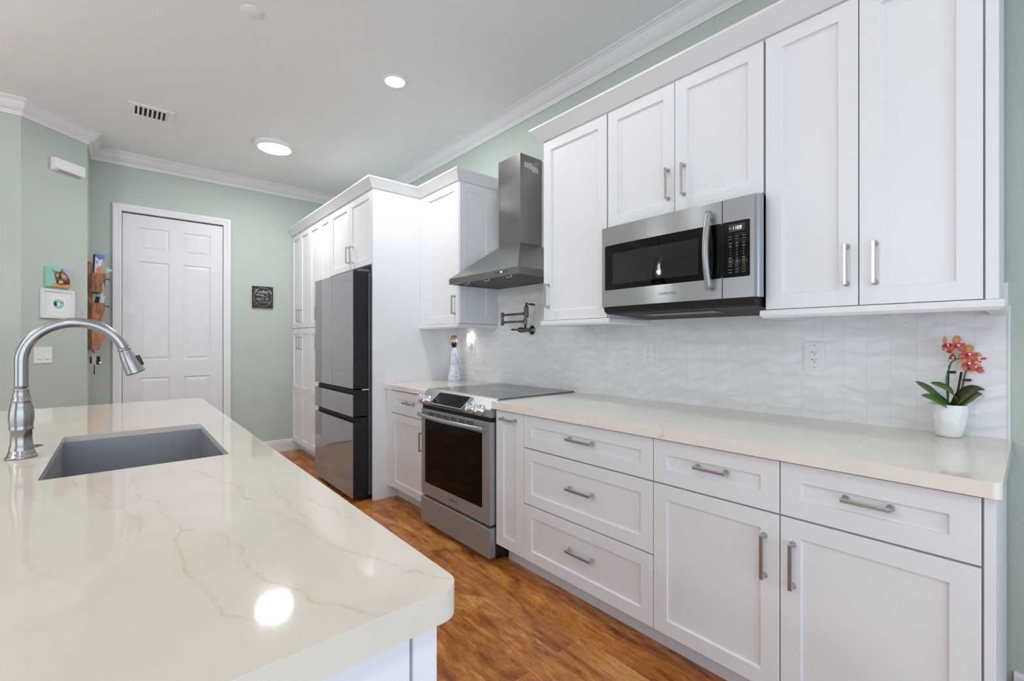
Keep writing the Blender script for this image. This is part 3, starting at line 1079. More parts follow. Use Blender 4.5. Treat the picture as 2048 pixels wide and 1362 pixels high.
def pantry(label, y0, y1):
    t = thing('pantry_cabinet', label, 'cabinet', (1.9, (y0 + y1) / 2, 0), 'pantry cabinets')
    MB().box(XT + .021, WX - .002, y0 + .0005, y1 - .0005, 0.105, 2.452).build('carcass', 'carcass_paint', t)
    MB().box(XT + .095, XT + .115, y0 + .0005, y1 - .0005, 0, 0.105).build('toe_kick', 'carcass_paint', t)
    m_ = (y0 + y1) / 2
    front(t, F, m_, y1, 1.397, 2.450, 'door', (m_ + .045, 1.535), 0.142)
    front(t, F, y0, m_, 1.397, 2.450, 'door', (m_ - .045, 1.535), 0.142)
    front(t, F, m_, y1, 0.112, 1.394, 'door', (m_ + .045, 1.235), 0.142, mid=0.72)
    front(t, F, y0, m_, 0.112, 1.394, 'door', (m_ - .045, 1.235), 0.142, mid=0.72)


pantry('white four-door pantry cabinet in the far corner', 4.968, 5.598)
pantry('white four-door pantry cabinet partly hidden by the refrigerator', 4.334, 4.966)

# ------------------------------------------------------------------ refrigerator
rf = thing('refrigerator', 'grey glass four-door refrigerator with charcoal sides', 'refrigerator', (1.8, 3.885, 0))
fy0, fy1, fxx = 3.432, 4.320, 1.345
MB().box(1.478, 2.20, fy0 + .008, fy1 - .008, 0.035, 1.785).build('case', 'fridge_grey', rf, bevel=0.003)
MB().box(1.43, 2.1, fy0 + .03, fy1 - .03, 0.0, 0.035).build('base_grille', 'black_plastic', rf)


def fridge_panel(name, ya, yb, za, zb):
    d = MB().box(fxx + .006, 1.468, ya, yb, za, zb).build(name, 'fridge_side', rf, bevel=0.002)
    MB().box(fxx, fxx + .006, ya + .0008, yb - .0008, za + .0005, zb - .0005).build('glass_face', 'fridge_glass', d, bevel=0.0008)
    return d


ym = 3.873
fridge_panel('door', fy0, ym - .002, 0.884, 1.800)
fridge_panel('door', ym + .002, fy1, 0.884, 1.800)
fridge_panel('drawer', fy0, fy1, 0.667, 0.838)
fridge_panel('drawer', fy0, fy1, 0.038, 0.621)
MB().box(1.374, 1.462, fy0 + .006, fy1 - .006, 0.838, 0.872).build('handle_recess', 'gasket', rf)
MB().box(1.374, 1.462, fy0 + .006, fy1 - .006, 0.621, 0.655).build('handle_recess', 'gasket', rf)
MB().box(1.466, 1.480, fy0 + .012, fy1 - .012, 0.04, 1.79).build('gasket', 'gasket', rf)
for y_ in (fy0 + .035, fy1 - .035):
    MB().box(1.405, 1.60, y_ - .022, y_ + .022, 1.800, 1.818).box(1.42, 1.58, y_ - .016, y_ + .016, 1.785, 1.801).build('hinge_cover', 'fridge_grey', rf, bevel=0.003)
MB().box(1.42, 1.475, fy0 - .002, fy0 + .03, 0.868, 0.879).build('hinge', 'chrome', rf, bevel=0.001)

# ------------------------------------------------------------------ range
rg = thing('slide_in_range', 'stainless steel slide-in electric range with black glass oven door', 'range', (1.9, 2.366, 0))
ry0, ry1 = 1.9885, 2.7535
MB().box(1.60, 2.25, ry0 + .004, ry1 - .004, 0.03, 0.905).build('body', 'black_plastic', rg)
for xf_ in (1.66, 2.15):
    for yf_ in (ry0 + .05, ry1 - .05):
        MB().cyl(FU(0).at(xf_, yf_), 0.02, 0.0, 0.031, 16).build('foot', 'black_plastic', rg)
MB().box(1.64, 1.66, ry0 + .03, ry1 - .03, 0.004, 0.031).build('kick_plate', 'black_plastic', rg)
MB().box(1.630, 2.262, ry0 - .0, ry1 + .0, 0.905, 0.9235).build('cooktop', 'cooktop_glass', rg, bevel=0.0015)
for (cx_, cy_, rr_) in ((1.79, 2.18, 0.115), (1.79, 2.56, 0.09), (2.08, 2.18, 0.08), (2.08, 2.56, 0.105)):
    MB().lathe(FU(0.9236).at(cx_, cy_), [(rr_ - .002, 0), (rr_ - .002, 0.0002), (rr_, 0.0002), (rr_, 0)], 40).build('burner_ring', 'ring_grey', rg)
# sloped control panel
Fc = Fr((0, ry0, 0), (0, 1, 0), (1, 0, 0), (0, 0, 1))
prof = [(1.562, 0.820), (1.556, 0.828), (1.556, 0.862), (1.560, 0.868), (1.612, 0.921), (1.620, 0.9265), (1.632, 0.9265), (1.632, 0.820)]
FP = Fr((0, ry0, 0), (1, 0, 0), (0, 0, 1), (0, 1, 0))
MB().prism(FP, prof, 0, ry1 - ry0).build('control_panel', 'panel_steel', rg, bevel=0.002)
# slanted face frame
p0, p1_ = Vector((1.560, 0, 0.868)), Vector((1.612, 0, 0.921))
vv_ = (p1_ - p0).normalized()
ww_ = Vector((-vv_.z, 0, vv_.x))
# display housing protrudes as a wedge, nearly vertical lower part
FDp = Fr((1.541, 0, 0.838), (0, -1, 0), Vector((0.056, 0, 0.077)).normalized(), Vector((-0.077, 0, 0.056)).normalized())
hl_ = 0.0945
dsp = MB()
tr = [(-2.603, 0.0), (-2.243, 0.0), (-2.203, hl_), (-2.560, hl_)]
dsp.prism(FDp, tr, -0.020, 0.0095)
d_ = dsp.build('display_housing', 'chrome', rg, bevel=0.0015)
tr2 = [(-2.594, 0.006), (-2.249, 0.006), (-2.2125, hl_ - .006), (-2.556, hl_ - .006)]
MB().prism(FDp, tr2, 0.0095, 0.0108).build('display', 'black_glass', d_)
for ky in (2.728, 2.655, 2.165, 2.075):
    kc = Fr((1.5565, ky, 0.856), (0, -1, 0), Vector((0.35, 0, 0.94)).normalized(), Vector((-0.94, 0, 0.35)).normalized())
    k = MB()
    k.lathe(kc, [(0, -0.004), (0.0325, -0.004), (0.0325, 0.004), (0.029, 0.007), (0.026, 0.008), (0.0245, 0.030), (0.022, 0.034), (0, 0.034)], 32)
    kk = k.build('knob', 'chrome', rg)
    MB().fbox(kc, -0.0065, 0.0065, -0.021, 0.021, 0.032, 0.044).build('grip', 'chrome', kk, bevel=0.002)
MB().box(1.568, 1.61, ry0 + .004, ry1 - .004, 0.790, 0.824).build('vent_gap', 'dark_gap', rg)
# oven door
dz0, dz1 = 0.213, 0.796
fr_ = MB()
Fo = FX(1.600)
od = MB().fbox(Fo, -ry1, -ry0 - .0, dz0, dz1, 0.0, 0.042).build('oven_door', 'steel_h', rg, bevel=0.006, seg=3)
MB().prism(Fo, rrect(-2.700, -2.062, 0.300, 0.728, 0.006), 0.0422, 0.0434).build('window', 'oven_glass', od)
sl = MB()
for i in range(6):
    a = -2.655 + i * 0.088
    sl.fbox(Fo, a, a + .068, 0.770, 0.776, 0.0415, 0.0425)
    sl.fbox(Fo, a + .006, a + .072, 0.758, 0.763, 0.0415, 0.0425)
sl.build('vent_slots', 'dark_gap', od)
hp = []
for i in range(25):
    q = i / 24
    yy = ry1 - 0.012 - q * (ry1 - ry0 - 0.050)
    hp.append((1.558 - 0.026 - 0.030 * math.sin(PI * q), yy, 0.757))
hd = MB().tube(hp, 0.0135, 16, flat=1.0)
hd.fbox(Fo, -ry1 + .006, -ry1 + .022, 0.748, 0.766, 0.040, 0.070)
hd.fbox(Fo, -ry0 - .052, -ry0 - .034, 0.748, 0.766, 0.040, 0.070)
hd.build('handle', 'steel_h', od)
MB().text('SAMSUNG', 0.020, Fo.at(-2.366, 0.258, 0.0425), extrude=0.0002).build('logo', 'logo_grey', od)
MB().fbox(Fo, -ry1, -ry0, 0.030, 0.200, 0.0, 0.046).build('storage_drawer', 'steel_h', rg, bevel=0.006, seg=3)

# ------------------------------------------------------------------ range hood
hy0, hy1, hx = 2.040, 2.797, 1.811
hz0, hz1 = 1.664, 1.707
hoodx = TX - .001
hd_ = thing('range_hood', 'stainless chimney range hood over the range', 'range hood', (2.05, 2.42, hz0))
cy0, cy1, cxf = 2.303, 2.540, 2.067
hz2, hz3 = 1.930, 2.545
can = MB()
cb = 2.222  # the body stops at the furred-out tile on its far side
lo = [(hx, hy0), (hx, hy1), (hoodx, hy1), (hoodx, hy0)]
hi = [(cxf, cy0), (cxf, cy1), (hoodx, cy1), (hoodx, cy0)]
can.add([(x, y, hz1) for x, y in lo] + [(x, y, hz2) for x, y in hi] + [(x, y, hz0) for x, y in lo],
        [(0, 1, 5, 4), (1, 2, 6, 5), (2, 3, 7, 6), (3, 0, 4, 7), (4, 5, 6, 7), (0, 1, 9, 8), (1, 2, 10, 9), (2, 3, 11, 10), (3, 0, 8, 11)])
# hollow underside
inn = [(hx + .018, hy0 + .018), (hx + .018, hy1 - .018), (hoodx - .018, hy1 - .018), (hoodx - .018, hy0 + .018)]
can.add([(x, y, hz0) for x, y in lo] + [(x, y, hz0) for x, y in inn] + [(x, y, hz0 + .022) for x, y in inn],
        [(0, 1, 5, 4), (1, 2, 6, 5), (2, 3, 7, 6), (3, 0, 4, 7), (4, 5, 9, 8), (5, 6, 10, 9), (6, 7, 11, 10), (7, 4, 8, 11)])
can.build('canopy', 'steel_dark', hd_, bevel=0.0012, weld=True)
fl = MB()
fl.box(hx + .019, hoodx - .019, hy0 + .019, hy1 - .019, hz0 + .012, hz0 + .02)
for i in range(15):
    x_ = hx + .03 + i * 0.028
    fl.box(x_, x_ + .012, hy0 + .022, hy1 - .022, hz0 + .004, hz0 + .0125)
fl.build('filter', 'filter_steel', hd_)
for yc_ in (2.593, 2.367, 2.144):
    MB().tube([(hx + .016, yc_ - .023, hz0 + .012), (hx + .016, yc_ - .023, hz0 - .010), (hx + .016, yc_ - .02, hz0 - .013), (hx + .016, yc_ + .02, hz0 - .013), (hx + .016, yc_ + .023, hz0 - .010), (hx + .016, yc_ + .023, hz0 + .012)], 0.0028, 8).build('filter_pull', 'chrome', hd_)
ch = MB().box(cxf, hoodx, cy0, cy1, hz2, hz3)
chim = ch.build('chimney', 'steel_dark', hd_, bevel=0.001)
for sd in (0, 1):
    vt_ = MB()
    for i in range(11):
        xx = 2.105 + i * 0.0125
        h_ = 0.044 - abs(i - 5) * 0.0016
        zb_ = 2.445 + (0.012 if i < 6 else 0.0) - (i * 0.0008)
        yv = cy0 - .0004 if sd == 0 else cy1
        vt_.box(xx, xx + .0058, yv, yv + .0004, zb_, zb_ + h_)
    vt_.build('vent_slots', 'white_plastic', chim)
for i, y_ in enumerate((2.257, 2.237, 2.217, 2.178, 2.158, 2.138)):
    MB().cyl(FX(hx).at(-y_, 1.688), 0.0035, 0, 0.003, 12).build('button', 'pewter', hd_)
MB().cyl(FX(hx).at(-2.197, 1.688), 0.0062, 0, 0.003, 16).build('button', 'digit_white', hd_)

# ------------------------------------------------------------------ microwave
mw = thing('microwave_oven', 'stainless over-the-range microwave with black glass door reading 11:09', 'microwave', (2.0, 1.07, 1.375))
my0, my1, mz0, mz1 = 0.697, 1.420, 1.421, 1.815
mxf = 1.816
MB().box(mxf + .052, TX - .004, my0 + .001, my1 - .004, mz0 - .002, mz1 + .012).build('body', 'black_plastic', mw, bevel=0.002)
und = MB().prism(Fr((0, my0 + .003, 0), (1, 0, 0), (0, 0, 1), (0, 1, 0)), [(mxf + .012, mz0 - .001), (mxf + .022, 1.397), (mxf + .040, 1.388), (TX - .006, 1.372), (TX - .006, mz0 - .001)], 0, my1 - my0 - .010).build('underside', 'gasket', mw, bevel=0.002)
MB().box(1.93, 2.03, 0.90, 1.25, 1.3795, 1.384).build('vent_grille', 'fridge_grey', und)
Fm = FX(mxf + .050)
# door: slightly bowed front built from strips
def bowed(u0, u1, v0, v1, m_, name, parent, lip=0.0, rend=False):
    mb_ = MB()
    n_ = 14
    um, hw_ = -(my0 + my1) / 2, (my1 - my0) / 2
    prof_ = []
    for i in range(n_ + 1):
        u_ = u0 + (u1 - u0) * i / n_
        q = (u_ - um) / hw_
        prof_.append((u_, 0.050 - 0.010 * q * q))
    if rend:   # rounded outer edge
        prof_ = [(a, b) for a, b in prof_ if a < u1 - .022] + [(u1 - .020, prof_[-1][1] + .001), (u1 - .010, prof_[-1][1] - .003), (u1 - .004, prof_[-1][1] - .010), (u1, prof_[-1][1] - .020)]
    k_ = len(prof_)
    vs_ = [Fm.p(a, v0, b) for a, b in prof_] + [Fm.p(a, v1, b) for a, b in prof_] + [Fm.p(a, v0, 0) for a, b in prof_] + [Fm.p(a, v1, 0) for a, b in prof_]
    fs_ = []
    for i in range(k_ - 1):
        fs_ += [(i, i + 1, k_ + i + 1, k_ + i), (2 * k_ + i, 3 * k_ + i, 3 * k_ + i + 1, 2 * k_ + i + 1), (i, 2 * k_ + i, 2 * k_ + i + 1, i + 1), (k_ + i, k_ + i + 1, 3 * k_ + i + 1, 3 * k_ + i)]
    fs_ += [(0, k_, 3 * k_, 2 * k_), (k_ - 1, 3 * k_ - 1, 4 * k_ - 1, 2 * k_ - 1)]
    mb_.add(vs_, fs_, 0, False)
    return mb_.build(name, m_, parent, bevel=0.0015)


def bw(u_):
    q = (u_ + (my0 + my1) / 2) / ((my1 - my0) / 2)
    return 0.050 - 0.010 * q * q


def curved_plate(u0, u1, v0, v1, lift, th, r_, n_=20):
    """thin rounded plate following the bow"""
    mb_ = MB()
    xs_ = sorted({u0 + r_ * (1 - math.cos(PI / 2 * i / 4)) for i in range(5)} | {u1 - r_ * (1 - math.cos(PI / 2 * i / 4)) for i in range(5)} | {u0 + (u1 - u0) * i / n_ for i in range(1, n_)}) if r_ else [u0 + (u1 - u0) * i / n_ for i in range(n_ + 1)]
    vs_ = []
    for u_ in xs_:
        d_e = min(u_ - u0, u1 - u_)
        ins = 0.0
        if r_ and d_e < r_:
            ins = r_ - math.sqrt(max(0, r_ * r_ - (r_ - d_e) ** 2))
        for (v_, w1_) in ((v0 + ins, 0), (v1 - ins, 0), (v1 - ins, 1), (v0 + ins, 1)):
            vs_.append(Fm.p(u_, v_, bw(u_) + lift + (th if w1_ else -0.001)))
    fs_ = []
    for i in range(len(xs_) - 1):
        for a in range(4):
            b = (a + 1) % 4
            fs_.append((4 * i + a, 4 * i + b, 4 * i + 4 + b, 4 * i + 4 + a))
    fs_ += [(0, 1, 2, 3), tuple(4 * (len(xs_) - 1) + a for a in (3, 2, 1, 0))]
    return mb_.add(vs_, fs_, 0, False)


md = bowed(-my1, -0.8185, mz0, mz1, 'steel_h', 'door', mw)
curved_plate(-1.400, -0.8188, 1.503, 1.723, 0.0002, 0.0006, 0.008).build('window_surround', 'black_glass', md)
curved_plate(-1.352, -0.915, 1.530, 1.680, 0.0008, 0.0004, 0.0).build('window', 'window_mesh_glass', md)
hp = []
for i in range(21):
    q = i / 20
    z_ = 1.462 + q * 0.312
    hp.append(Fm.p(-0.862, z_, 0.050 + 0.017 + 0.030 * math.sin(PI * q)))
hh = MB().tube(hp, 0.0125, 16)
hh.fbox(Fm, -0.872, -0.852, 1.468, 1.488, 0.045, 0.068)
hh.fbox(Fm, -0.872, -0.852, 1.748, 1.768, 0.045, 0.068)
hh.build('handle', 'steel_h', md, bevel=0.0)
MB().text('SAMSUNG', 0.0165, Fm.at(-1.058, 1.462, 0.0502), xs=1.15).build('logo', 'logo_grey', md)
mc = bowed(-0.8160, -my0 + .018, mz0, mz1, 'steel_h', 'control_panel', mw, rend=True)
curved_plate(-0.8158, -0.7135, 1.503, 1.723, 0.0002, 0.0006, 0.005, 12).build('keypad', 'black_glass', mc)
curved_plate(-0.792, -0.731, 1.683, 1.711, 0.0008, 0.0003, 0.0, 6).build('display', 'lcd', mc)
SEG = {'1': 'bc', '0': 'abcdef', '9': 'abcdfg'}
sg = MB()


def seven(ch, u_, v_, h):
    w2 = h * 0.5
    t_ = h * 0.11
    F_ = Fm.at(u_, v_, bw(u_) + 0.0012)
    q = {'a': (0, w2, h - t_, h), 'g': (0, w2, h / 2 - t_ / 2, h / 2 + t_ / 2), 'd': (0, w2, 0, t_), 'f': (0, t_, h / 2, h), 'e': (0, t_, 0, h / 2), 'b': (w2 - t_, w2, h / 2, h), 'c': (w2 - t_, w2, 0, h / 2)}
    for s_ in SEG[ch]:
        a, b, c, d = q[s_]
        sh = 0.12
        sg.prism(F_, [(a + c * sh, c), (b + c * sh, c), (b + d * sh, d), (a + d * sh, d)], 0, 0.0003)


for ch_, u_ in (('1', -0.7795), ('1', -0.7705), ('0', -0.7600), ('9', -0.7510)):
    seven(ch_, u_, 1.690, 0.0125)
for z_ in (1.693, 1.699):
    sg.fbox(Fm.at(-0.7632, 0, bw(-.763) + .0012), -0.0006, 0.0006, z_, z_ + .0012, 0, 0.0003)
sg.fbox(Fm.at(-0.787, 0, bw(-.787) + .0012), -0.0025, 0.0025, 1.6965, 1.698, 0, 0.0003)
sg.build('clock_digits', 'digit_white', mc)
kp = MB()


def dash(u_, v_, L, h=0.0022):
    kp.fbox(Fm.at(0, 0, bw(u_) + .0009), u_ - L / 2, u_ + L / 2, v_ - h * .32, v_ + h * .32, 0, 0.0002)


cols = (-0.7860, -0.7610, -0.7360)
for v_ in (1.671, 1.645, 1.539, 1.5275):
    dash(-0.7610, v_, 0.075, 0.0006)
for v_ in (1.6635, 1.6530):
    for c_ in cols:
        dash(c_, v_, 0.0135)
for v_ in (1.6385, 1.6345, 1.6265, 1.6225):
    for c_ in cols:
        dash(c_, v_, 0.011, 0.0018)
for r_, row in enumerate(('123', '456', '789')):
    for c_, dgt in zip(cols, row):
        kp.text(dgt, 0.0085, Fm.at(c_, 1.6125 - r_ * 0.0115, bw(c_) + .0009), extrude=0.0001)
kp.text('0', 0.0085, Fm.at(cols[1], 1.578, bw(cols[1]) + .0009), extrude=0.0001)
for c_ in (cols[0], cols[2]):
    dash(c_, 1.580, 0.013, 0.002)
    dash(c_, 1.5765, 0.010, 0.002)
for c_ in cols:
    for (a, b, c, d) in ((-.0115, .0115, .0058, .0064), (-.0115, .0115, -.0064, -.0058), (-.0115, -.0109, -.0064, .0064), (.0109, .0115, -.0064, .0064)):
        kp.fbox(Fm.at(c_, 1.565, bw(c_) + .0009), a, b, c, d, 0, 0.0002)
    dash(c_, 1.567, 0.012, 0.0022)
    dash(c_, 1.563, 0.010, 0.0022)
for v_ in (1.553, 1.546, 1.5335, 1.5220):
    for c_ in cols:
        dash(c_, v_, 0.0145, 0.0020)
kp.build('key_labels', 'key_print', mc)

# ------------------------------------------------------------------ pot filler
pf = thing('pot_filler', 'dark pewter folding pot filler tap on the tiled wall', 'faucet', (TX, 2.405, 1.333))
PX = 2.172
by = 2.405
Fw = FX(TX).at(-by, 1.333)
MB().lathe(Fw, [(0, 0.0005), (0.034, 0.0005), (0.034, 0.004), (0.028, 0.010), (0.018, 0.013), (0.0165, 0.02), (0.0165, 0.07), (0.019, 0.075), (0.019, 0.12), (0.013, 0.132), (0.008, 0.135), (0.008, 0.147), (0, 0.149)], 28).build('wall_valve', 'pewter', pf)
MB().tube([Fw.p(0, 0, 0.147), Fw.p(0, 0, 0.158), Fw.p(0.0, 0, 0.175), Fw.p(0, 0, 0.195), Fw.p(0, 0, 0.205)], [0.0045, 0.004, 0.008, 0.0075, 0.003], 12).build('lever', 'pewter', pf)
jy, ry_ = 2.622, 2.365
MB().lathe(FU(0).at(PX, ry_), [(0, 1.340), (0.008, 1.345), (0.008, 1.365), (0.012, 1.368), (0.0125, 1.372), (0.0125, 1.408), (0.0135, 1.411), (0.0135, 1.415), (0, 1.415)], 20).build('riser', 'pewter', pf)
MB().tube([(PX, ry_ + .01, 1.393), (PX, ry_ + .02, 1.393), (PX, ry_ + .024, 1.393), (PX, jy - .02, 1.393), (PX, jy - .016, 1.393), (PX, jy, 1.393)], [0.012, 0.012, 0.0085, 0.0085, 0.012, 0.012], 16).build('lower_arm', 'pewter', pf)
MB().lathe(FU(0).at(PX, jy), [(0, 1.370), (0.011, 1.370), (0.0125, 1.374), (0.0125, 1.382), (0.0105, 1.385), (0.0105, 1.452), (0.0125, 1.455), (0.0125, 1.463), (0.011, 1.467), (0, 1.467)], 20).build('elbow_joint', 'pewter', pf)
PX2 = PX - 0.012
MB().tube([(PX, jy, 1.447), (PX, jy - .016, 1.447), (PX, jy - .02, 1.447), (PX2, ry_ + .012, 1.447), (PX2, ry_ + .008, 1.447), (PX2, ry_ - .01, 1.447)], [0.012, 0.012, 0.0085, 0.0085, 0.012, 0.012], 16).build('upper_arm', 'pewter', pf)
MB().lathe(FU(0).at(PX2, ry_ - .022), [(0, 1.418), (0.0145, 1.419), (0.0165, 1.426), (0.0165, 1.485), (0.0175, 1.487), (0.009, 1.505), (0.007, 1.508), (0.0095, 1.513), (0.0095, 1.518), (0.006, 1.524), (0, 1.525)], 24).build('spout_valve', 'pewter', pf)
MB().tube([(PX2, ry_ - .024, 1.514), (PX2, ry_ - .045, 1.512), (PX2, ry_ - .075, 1.508), (PX2, ry_ - .10, 1.504), (PX2, ry_ - .112, 1.502)], [0.005, 0.0045, 0.0085, 0.008, 0.003], 14).build('lever', 'pewter', pf)


# ------------------------------------------------------------------ outlets, switch, night light
def outlet(label, yc, zc_, xw, tslot=False):
    t = thing('wall_outlet', label, 'outlet', (xw, yc, zc_), 'outlets on the tiled backsplash')
    F = FX(xw).at(-yc, zc_)
    pl = MB().prism(F, rrect(-0.039, 0.039, -0.062, 0.062, 0.003), 0, 0.005).build('cover_plate', 'white_plastic', t, bevel=0.0015)
    MB().prism(F, rrect(-0.0165, 0.0165, -0.034, 0.034, 0.002), 0.005, 0.0063).build('receptacle', 'white_plastic', t, bevel=0.0006)
    s_ = MB()
    for v_ in (0.019, -0.0135):
        s_.fbox(F, -0.0068, -0.0052, v_ - .0035, v_ + .0035, 0.0063, 0.0066)
        s_.fbox(F, 0.0052, 0.0068, v_ - .003, v_ + .003, 0.0063, 0.0066)
        if tslot:
            s_.fbox(F, -0.0125, -0.0066, v_ - .0008, v_ + .0008, 0.0063, 0.0066)
        s_.cyl(F.at(0, v_ - .0095), 0.0024, 0.0063, 0.0066, 12)
    s_.build('slots', 'slot_dark', t)
    sc_ = MB()
    for v_ in (0.0485, -0.0485):
        sc_.cyl(F.at(0, v_), 0.0025, 0.005, 0.0056, 12)
    sc_.build('screw', 'fridge_grey', t)
    return t


outlet('white wall outlet below the microwave', 1.440, 1.180, TX)
outlet('white wall outlet with T-shaped slots under the two-door cabinet near the orchid', 0.622, 1.185, TX, True)
outlet('white wall outlet behind the lit night light', 3.145, 1.204, TX)
nl = thing('night_light', 'small glowing white night light plugged in beside the painted bottle', 'night light', (TX, 3.160, 1.22))
Fn = FX(TX - .0065).at(-3.160, 0)
MB().prism(Fn, rrect(-0.020, 0.020, 1.205, 1.250, 0.004), 0.0, 0.024).build('body', 'white_plastic', nl, bevel=0.002)
mbn = MB()
mbn.lathe(Fr(Fn.p(0, 1.245, 0.0), Fn.u, Fn.w, Fn.v), [(0.035, 0), (0.035, 0.072), (0.032, 0.072), (0.032, 0)], 20, a0=0.0, a1=PI)
mbn.build('shade', 'night_lens', nl)
area('night_lamp', (2.215, 3.160, 1.28), (0, 0, 0), 0.05, 0.05, 0.10, (1, .95, .88), 'DISK')

# diagonal wall fixtures
RT = math.sqrt(0.5)
FDi = Fr((CX, CY1, 0), (RT, RT, 0), (0, 0, 1), (RT, -RT, 0))   # u: towards the corner is 0; negative to the left


def du(x):
    return (x - CX) / RT


ls = thing('light_switch', 'white two-rocker light switch on the angled green wall', 'light switch', (-0.455, 4.96, 1.145))
u0, u1 = du(-0.500), du(-0.411)
MB().prism(FDi, rrect(u0, u1, 1.084, 1.207, 0.004), 0, 0.005).build('cover_plate', 'white_plastic', ls, bevel=0.0015)
for k in (0.30, 0.70):
    uc = u0 + (u1 - u0) * k
    rk = MB().prism(Fr(FDi.p(uc, 0, 0.005), FDi.u, FDi.v, FDi.w), rrect(-0.017, 0.017, 1.112, 1.179, 0.002), 0, 0.0012).build('rocker', 'white_plastic', ls, bevel=0.001)
    MB().fbox(FDi, uc - .012, uc + .012, 1.1125, 1.1145, 0.0055, 0.0066).build('rocker_edge', 'slot_dark', rk)
cb_ = thing('door_chime', 'white rectangular door chime box high on the angled green wall', 'chime', (-0.335, 5.08, 2.59))
u0, u1 = du(-0.418), du(-0.258)
ch_ = MB()
ch_.prism(Fr(FDi.p(u0, 0, 0), FDi.w, FDi.v, FDi.u), [(0.0, 2.588), (0.012, 2.588), (0.048, 2.604), (0.048, 2.684), (0.0, 2.688)], 0, u1 - u0)
ch_.build('housing', 'white_plastic', cb_, bevel=0.003)
gr_ = MB()
for i in range(2):
    w0_ = 0.018 + i * 0.012
    a_ = 2.588 + (w0_ - 0.012) * 0.444
    gr_.fbox(FDi, u0 + .03, u1 - .02, a_ - .0012, a_ + .0004, w0_, w0_ + .004)
gr_.build('grille', 'slot_dark', cb_)

# cat canvas
cv = thing('canvas_painting', 'small square painting of a tabby cat on a teal and lilac ground', 'painting', (-0.385, 5.03, 1.68), 'cat pictures on the angled wall')
u0, u1, v0, v1 = du(-0.446), du(-0.322), 1.677, 1.832
W_, H_ = u1 - u0, v1 - v0
MB().fbox(FDi, u0, u1, v0, v1, 0.0, 0.022).build('canvas', 'canvas_teal', cv, bevel=0.001)
pic = MB()
Fp = FDi.at(u0, v0, 0.0221)


def blob(pts, m_, lvl):
    pic.prism(Fp, [(a * W_, b * H_) for a, b in pts], lvl * 0.0002, lvl * 0.0002 + 0.0002, m_)


blob([(0.68, 0.55), (0.99, 0.45), (0.99, 0.99), (0.62, 0.99), (0.60, 0.75)], 0, 0)                     # lilac
blob([(0.14, 0.01), (0.99, 0.01), (0.99, 0.18), (0.6, 0.22), (0.3, 0.18)], 4, 1)                       # gold shelf
blob([(0.17, 0.88), (0.34, 0.78), (0.50, 0.78), (0.63, 0.97), (0.70, 0.80), (0.82, 0.68), (0.93, 0.45), (0.96, 0.22), (0.84, 0.20), (0.72, 0.14), (0.5, 0.11), (0.38, 0.17), (0.33, 0.36), (0.28, 0.62)], 1, 2)
blob([(0.20, 0.85), (0.32, 0.75), (0.30, 0.62)], 5, 3)
blob([(0.60, 0.80), (0.63, 0.93), (0.68, 0.80)], 5, 3)
blob([(0.34, 0.66), (0.44, 0.74), (0.47, 0.60), (0.42, 0.50), (0.34, 0.52)], 2, 4)
blob([(0.52, 0.68), (0.64, 0.74), (0.78, 0.64), (0.84, 0.48), (0.74, 0.40), (0.60, 0.46)], 2, 4)
blob([(0.49, 0.76), (0.53, 0.76), (0.55, 0.50), (0.58, 0.42), (0.46, 0.42), (0.49, 0.52)], 3, 5)
blob([(0.40, 0.60), (0.44, 0.62), (0.46, 0.56), (0.41, 0.55)], 6, 6)
blob([(0.62, 0.60), (0.70, 0.62), (0.72, 0.54), (0.63, 0.53)], 6, 6)
blob([(0.44, 0.30), (0.58, 0.36), (0.66, 0.28), (0.58, 0.20), (0.46, 0.20)], 6, 5)
blob([(0.36, 0.36), (0.46, 0.32), (0.44, 0.20), (0.38, 0.20)], 3, 4)
blob([(0.68, 0.34), (0.86, 0.32), (0.94, 0.18), (0.70, 0.18)], 3, 4)
blob([(0.50, 0.40), (0.56, 0.40), (0.53, 0.35)], 5, 7)
blob([(0.80, 0.60), (0.86, 0.50), (0.92, 0.30), (0.86, 0.34)], 3, 5)
pic.build('picture', ['canvas_lilac', 'cat_brown', 'cat_tan', 'cat_dark', 'cat_gold', 'cat_pink', 'cat_cream'], cv)
# framed print
fp = thing('framed_print', 'white framed print of two tiny cats on a blue watercolour patch', 'picture', (-0.385, 5.03, 1.43), 'cat pictures on the angled wall')
u0, u1, v0, v1 = du(-0.470), du(-0.300), 1.432, 1.657
MB().multi_panel(FDi, u0, u1, v0, v1, [(u0 + .018, u1 - .018, v0 + .018, v1 - .018)], 0.018, 0.010, 0.002).build('frame', 'frame_white', fp, bevel=0.001)
MB().fbox(FDi, u0 + .02, u1 - .02, v0 + .02, v1 - .02, 0.010, 0.0108).build('mount', 'mat_board', fp)
um_, vm_ = (u0 + u1) / 2 + .004, (v0 + v1) / 2 + .002
pr = MB()
pr.fbox(FDi, um_ - .055, um_ + .055, v0 + .055, v1 - .055, 0.0108, 0.0110, 0)
G_ = FDi.at(um_, vm_, 0.0110)
random.seed(3)


def roundblob(cx_, cy_, rx, ry, m_, lvl, jag=0.06):
    pts = []
    for i in range(28):
        a = 2 * PI * i / 28
        k_ = 1 + random.uniform(-jag, jag)
        pts.append((cx_ + rx * k_ * math.cos(a), cy_ + ry * k_ * math.sin(a)))
    pr.prism(G_, pts, lvl * .0002, lvl * .0002 + .0002, m_)


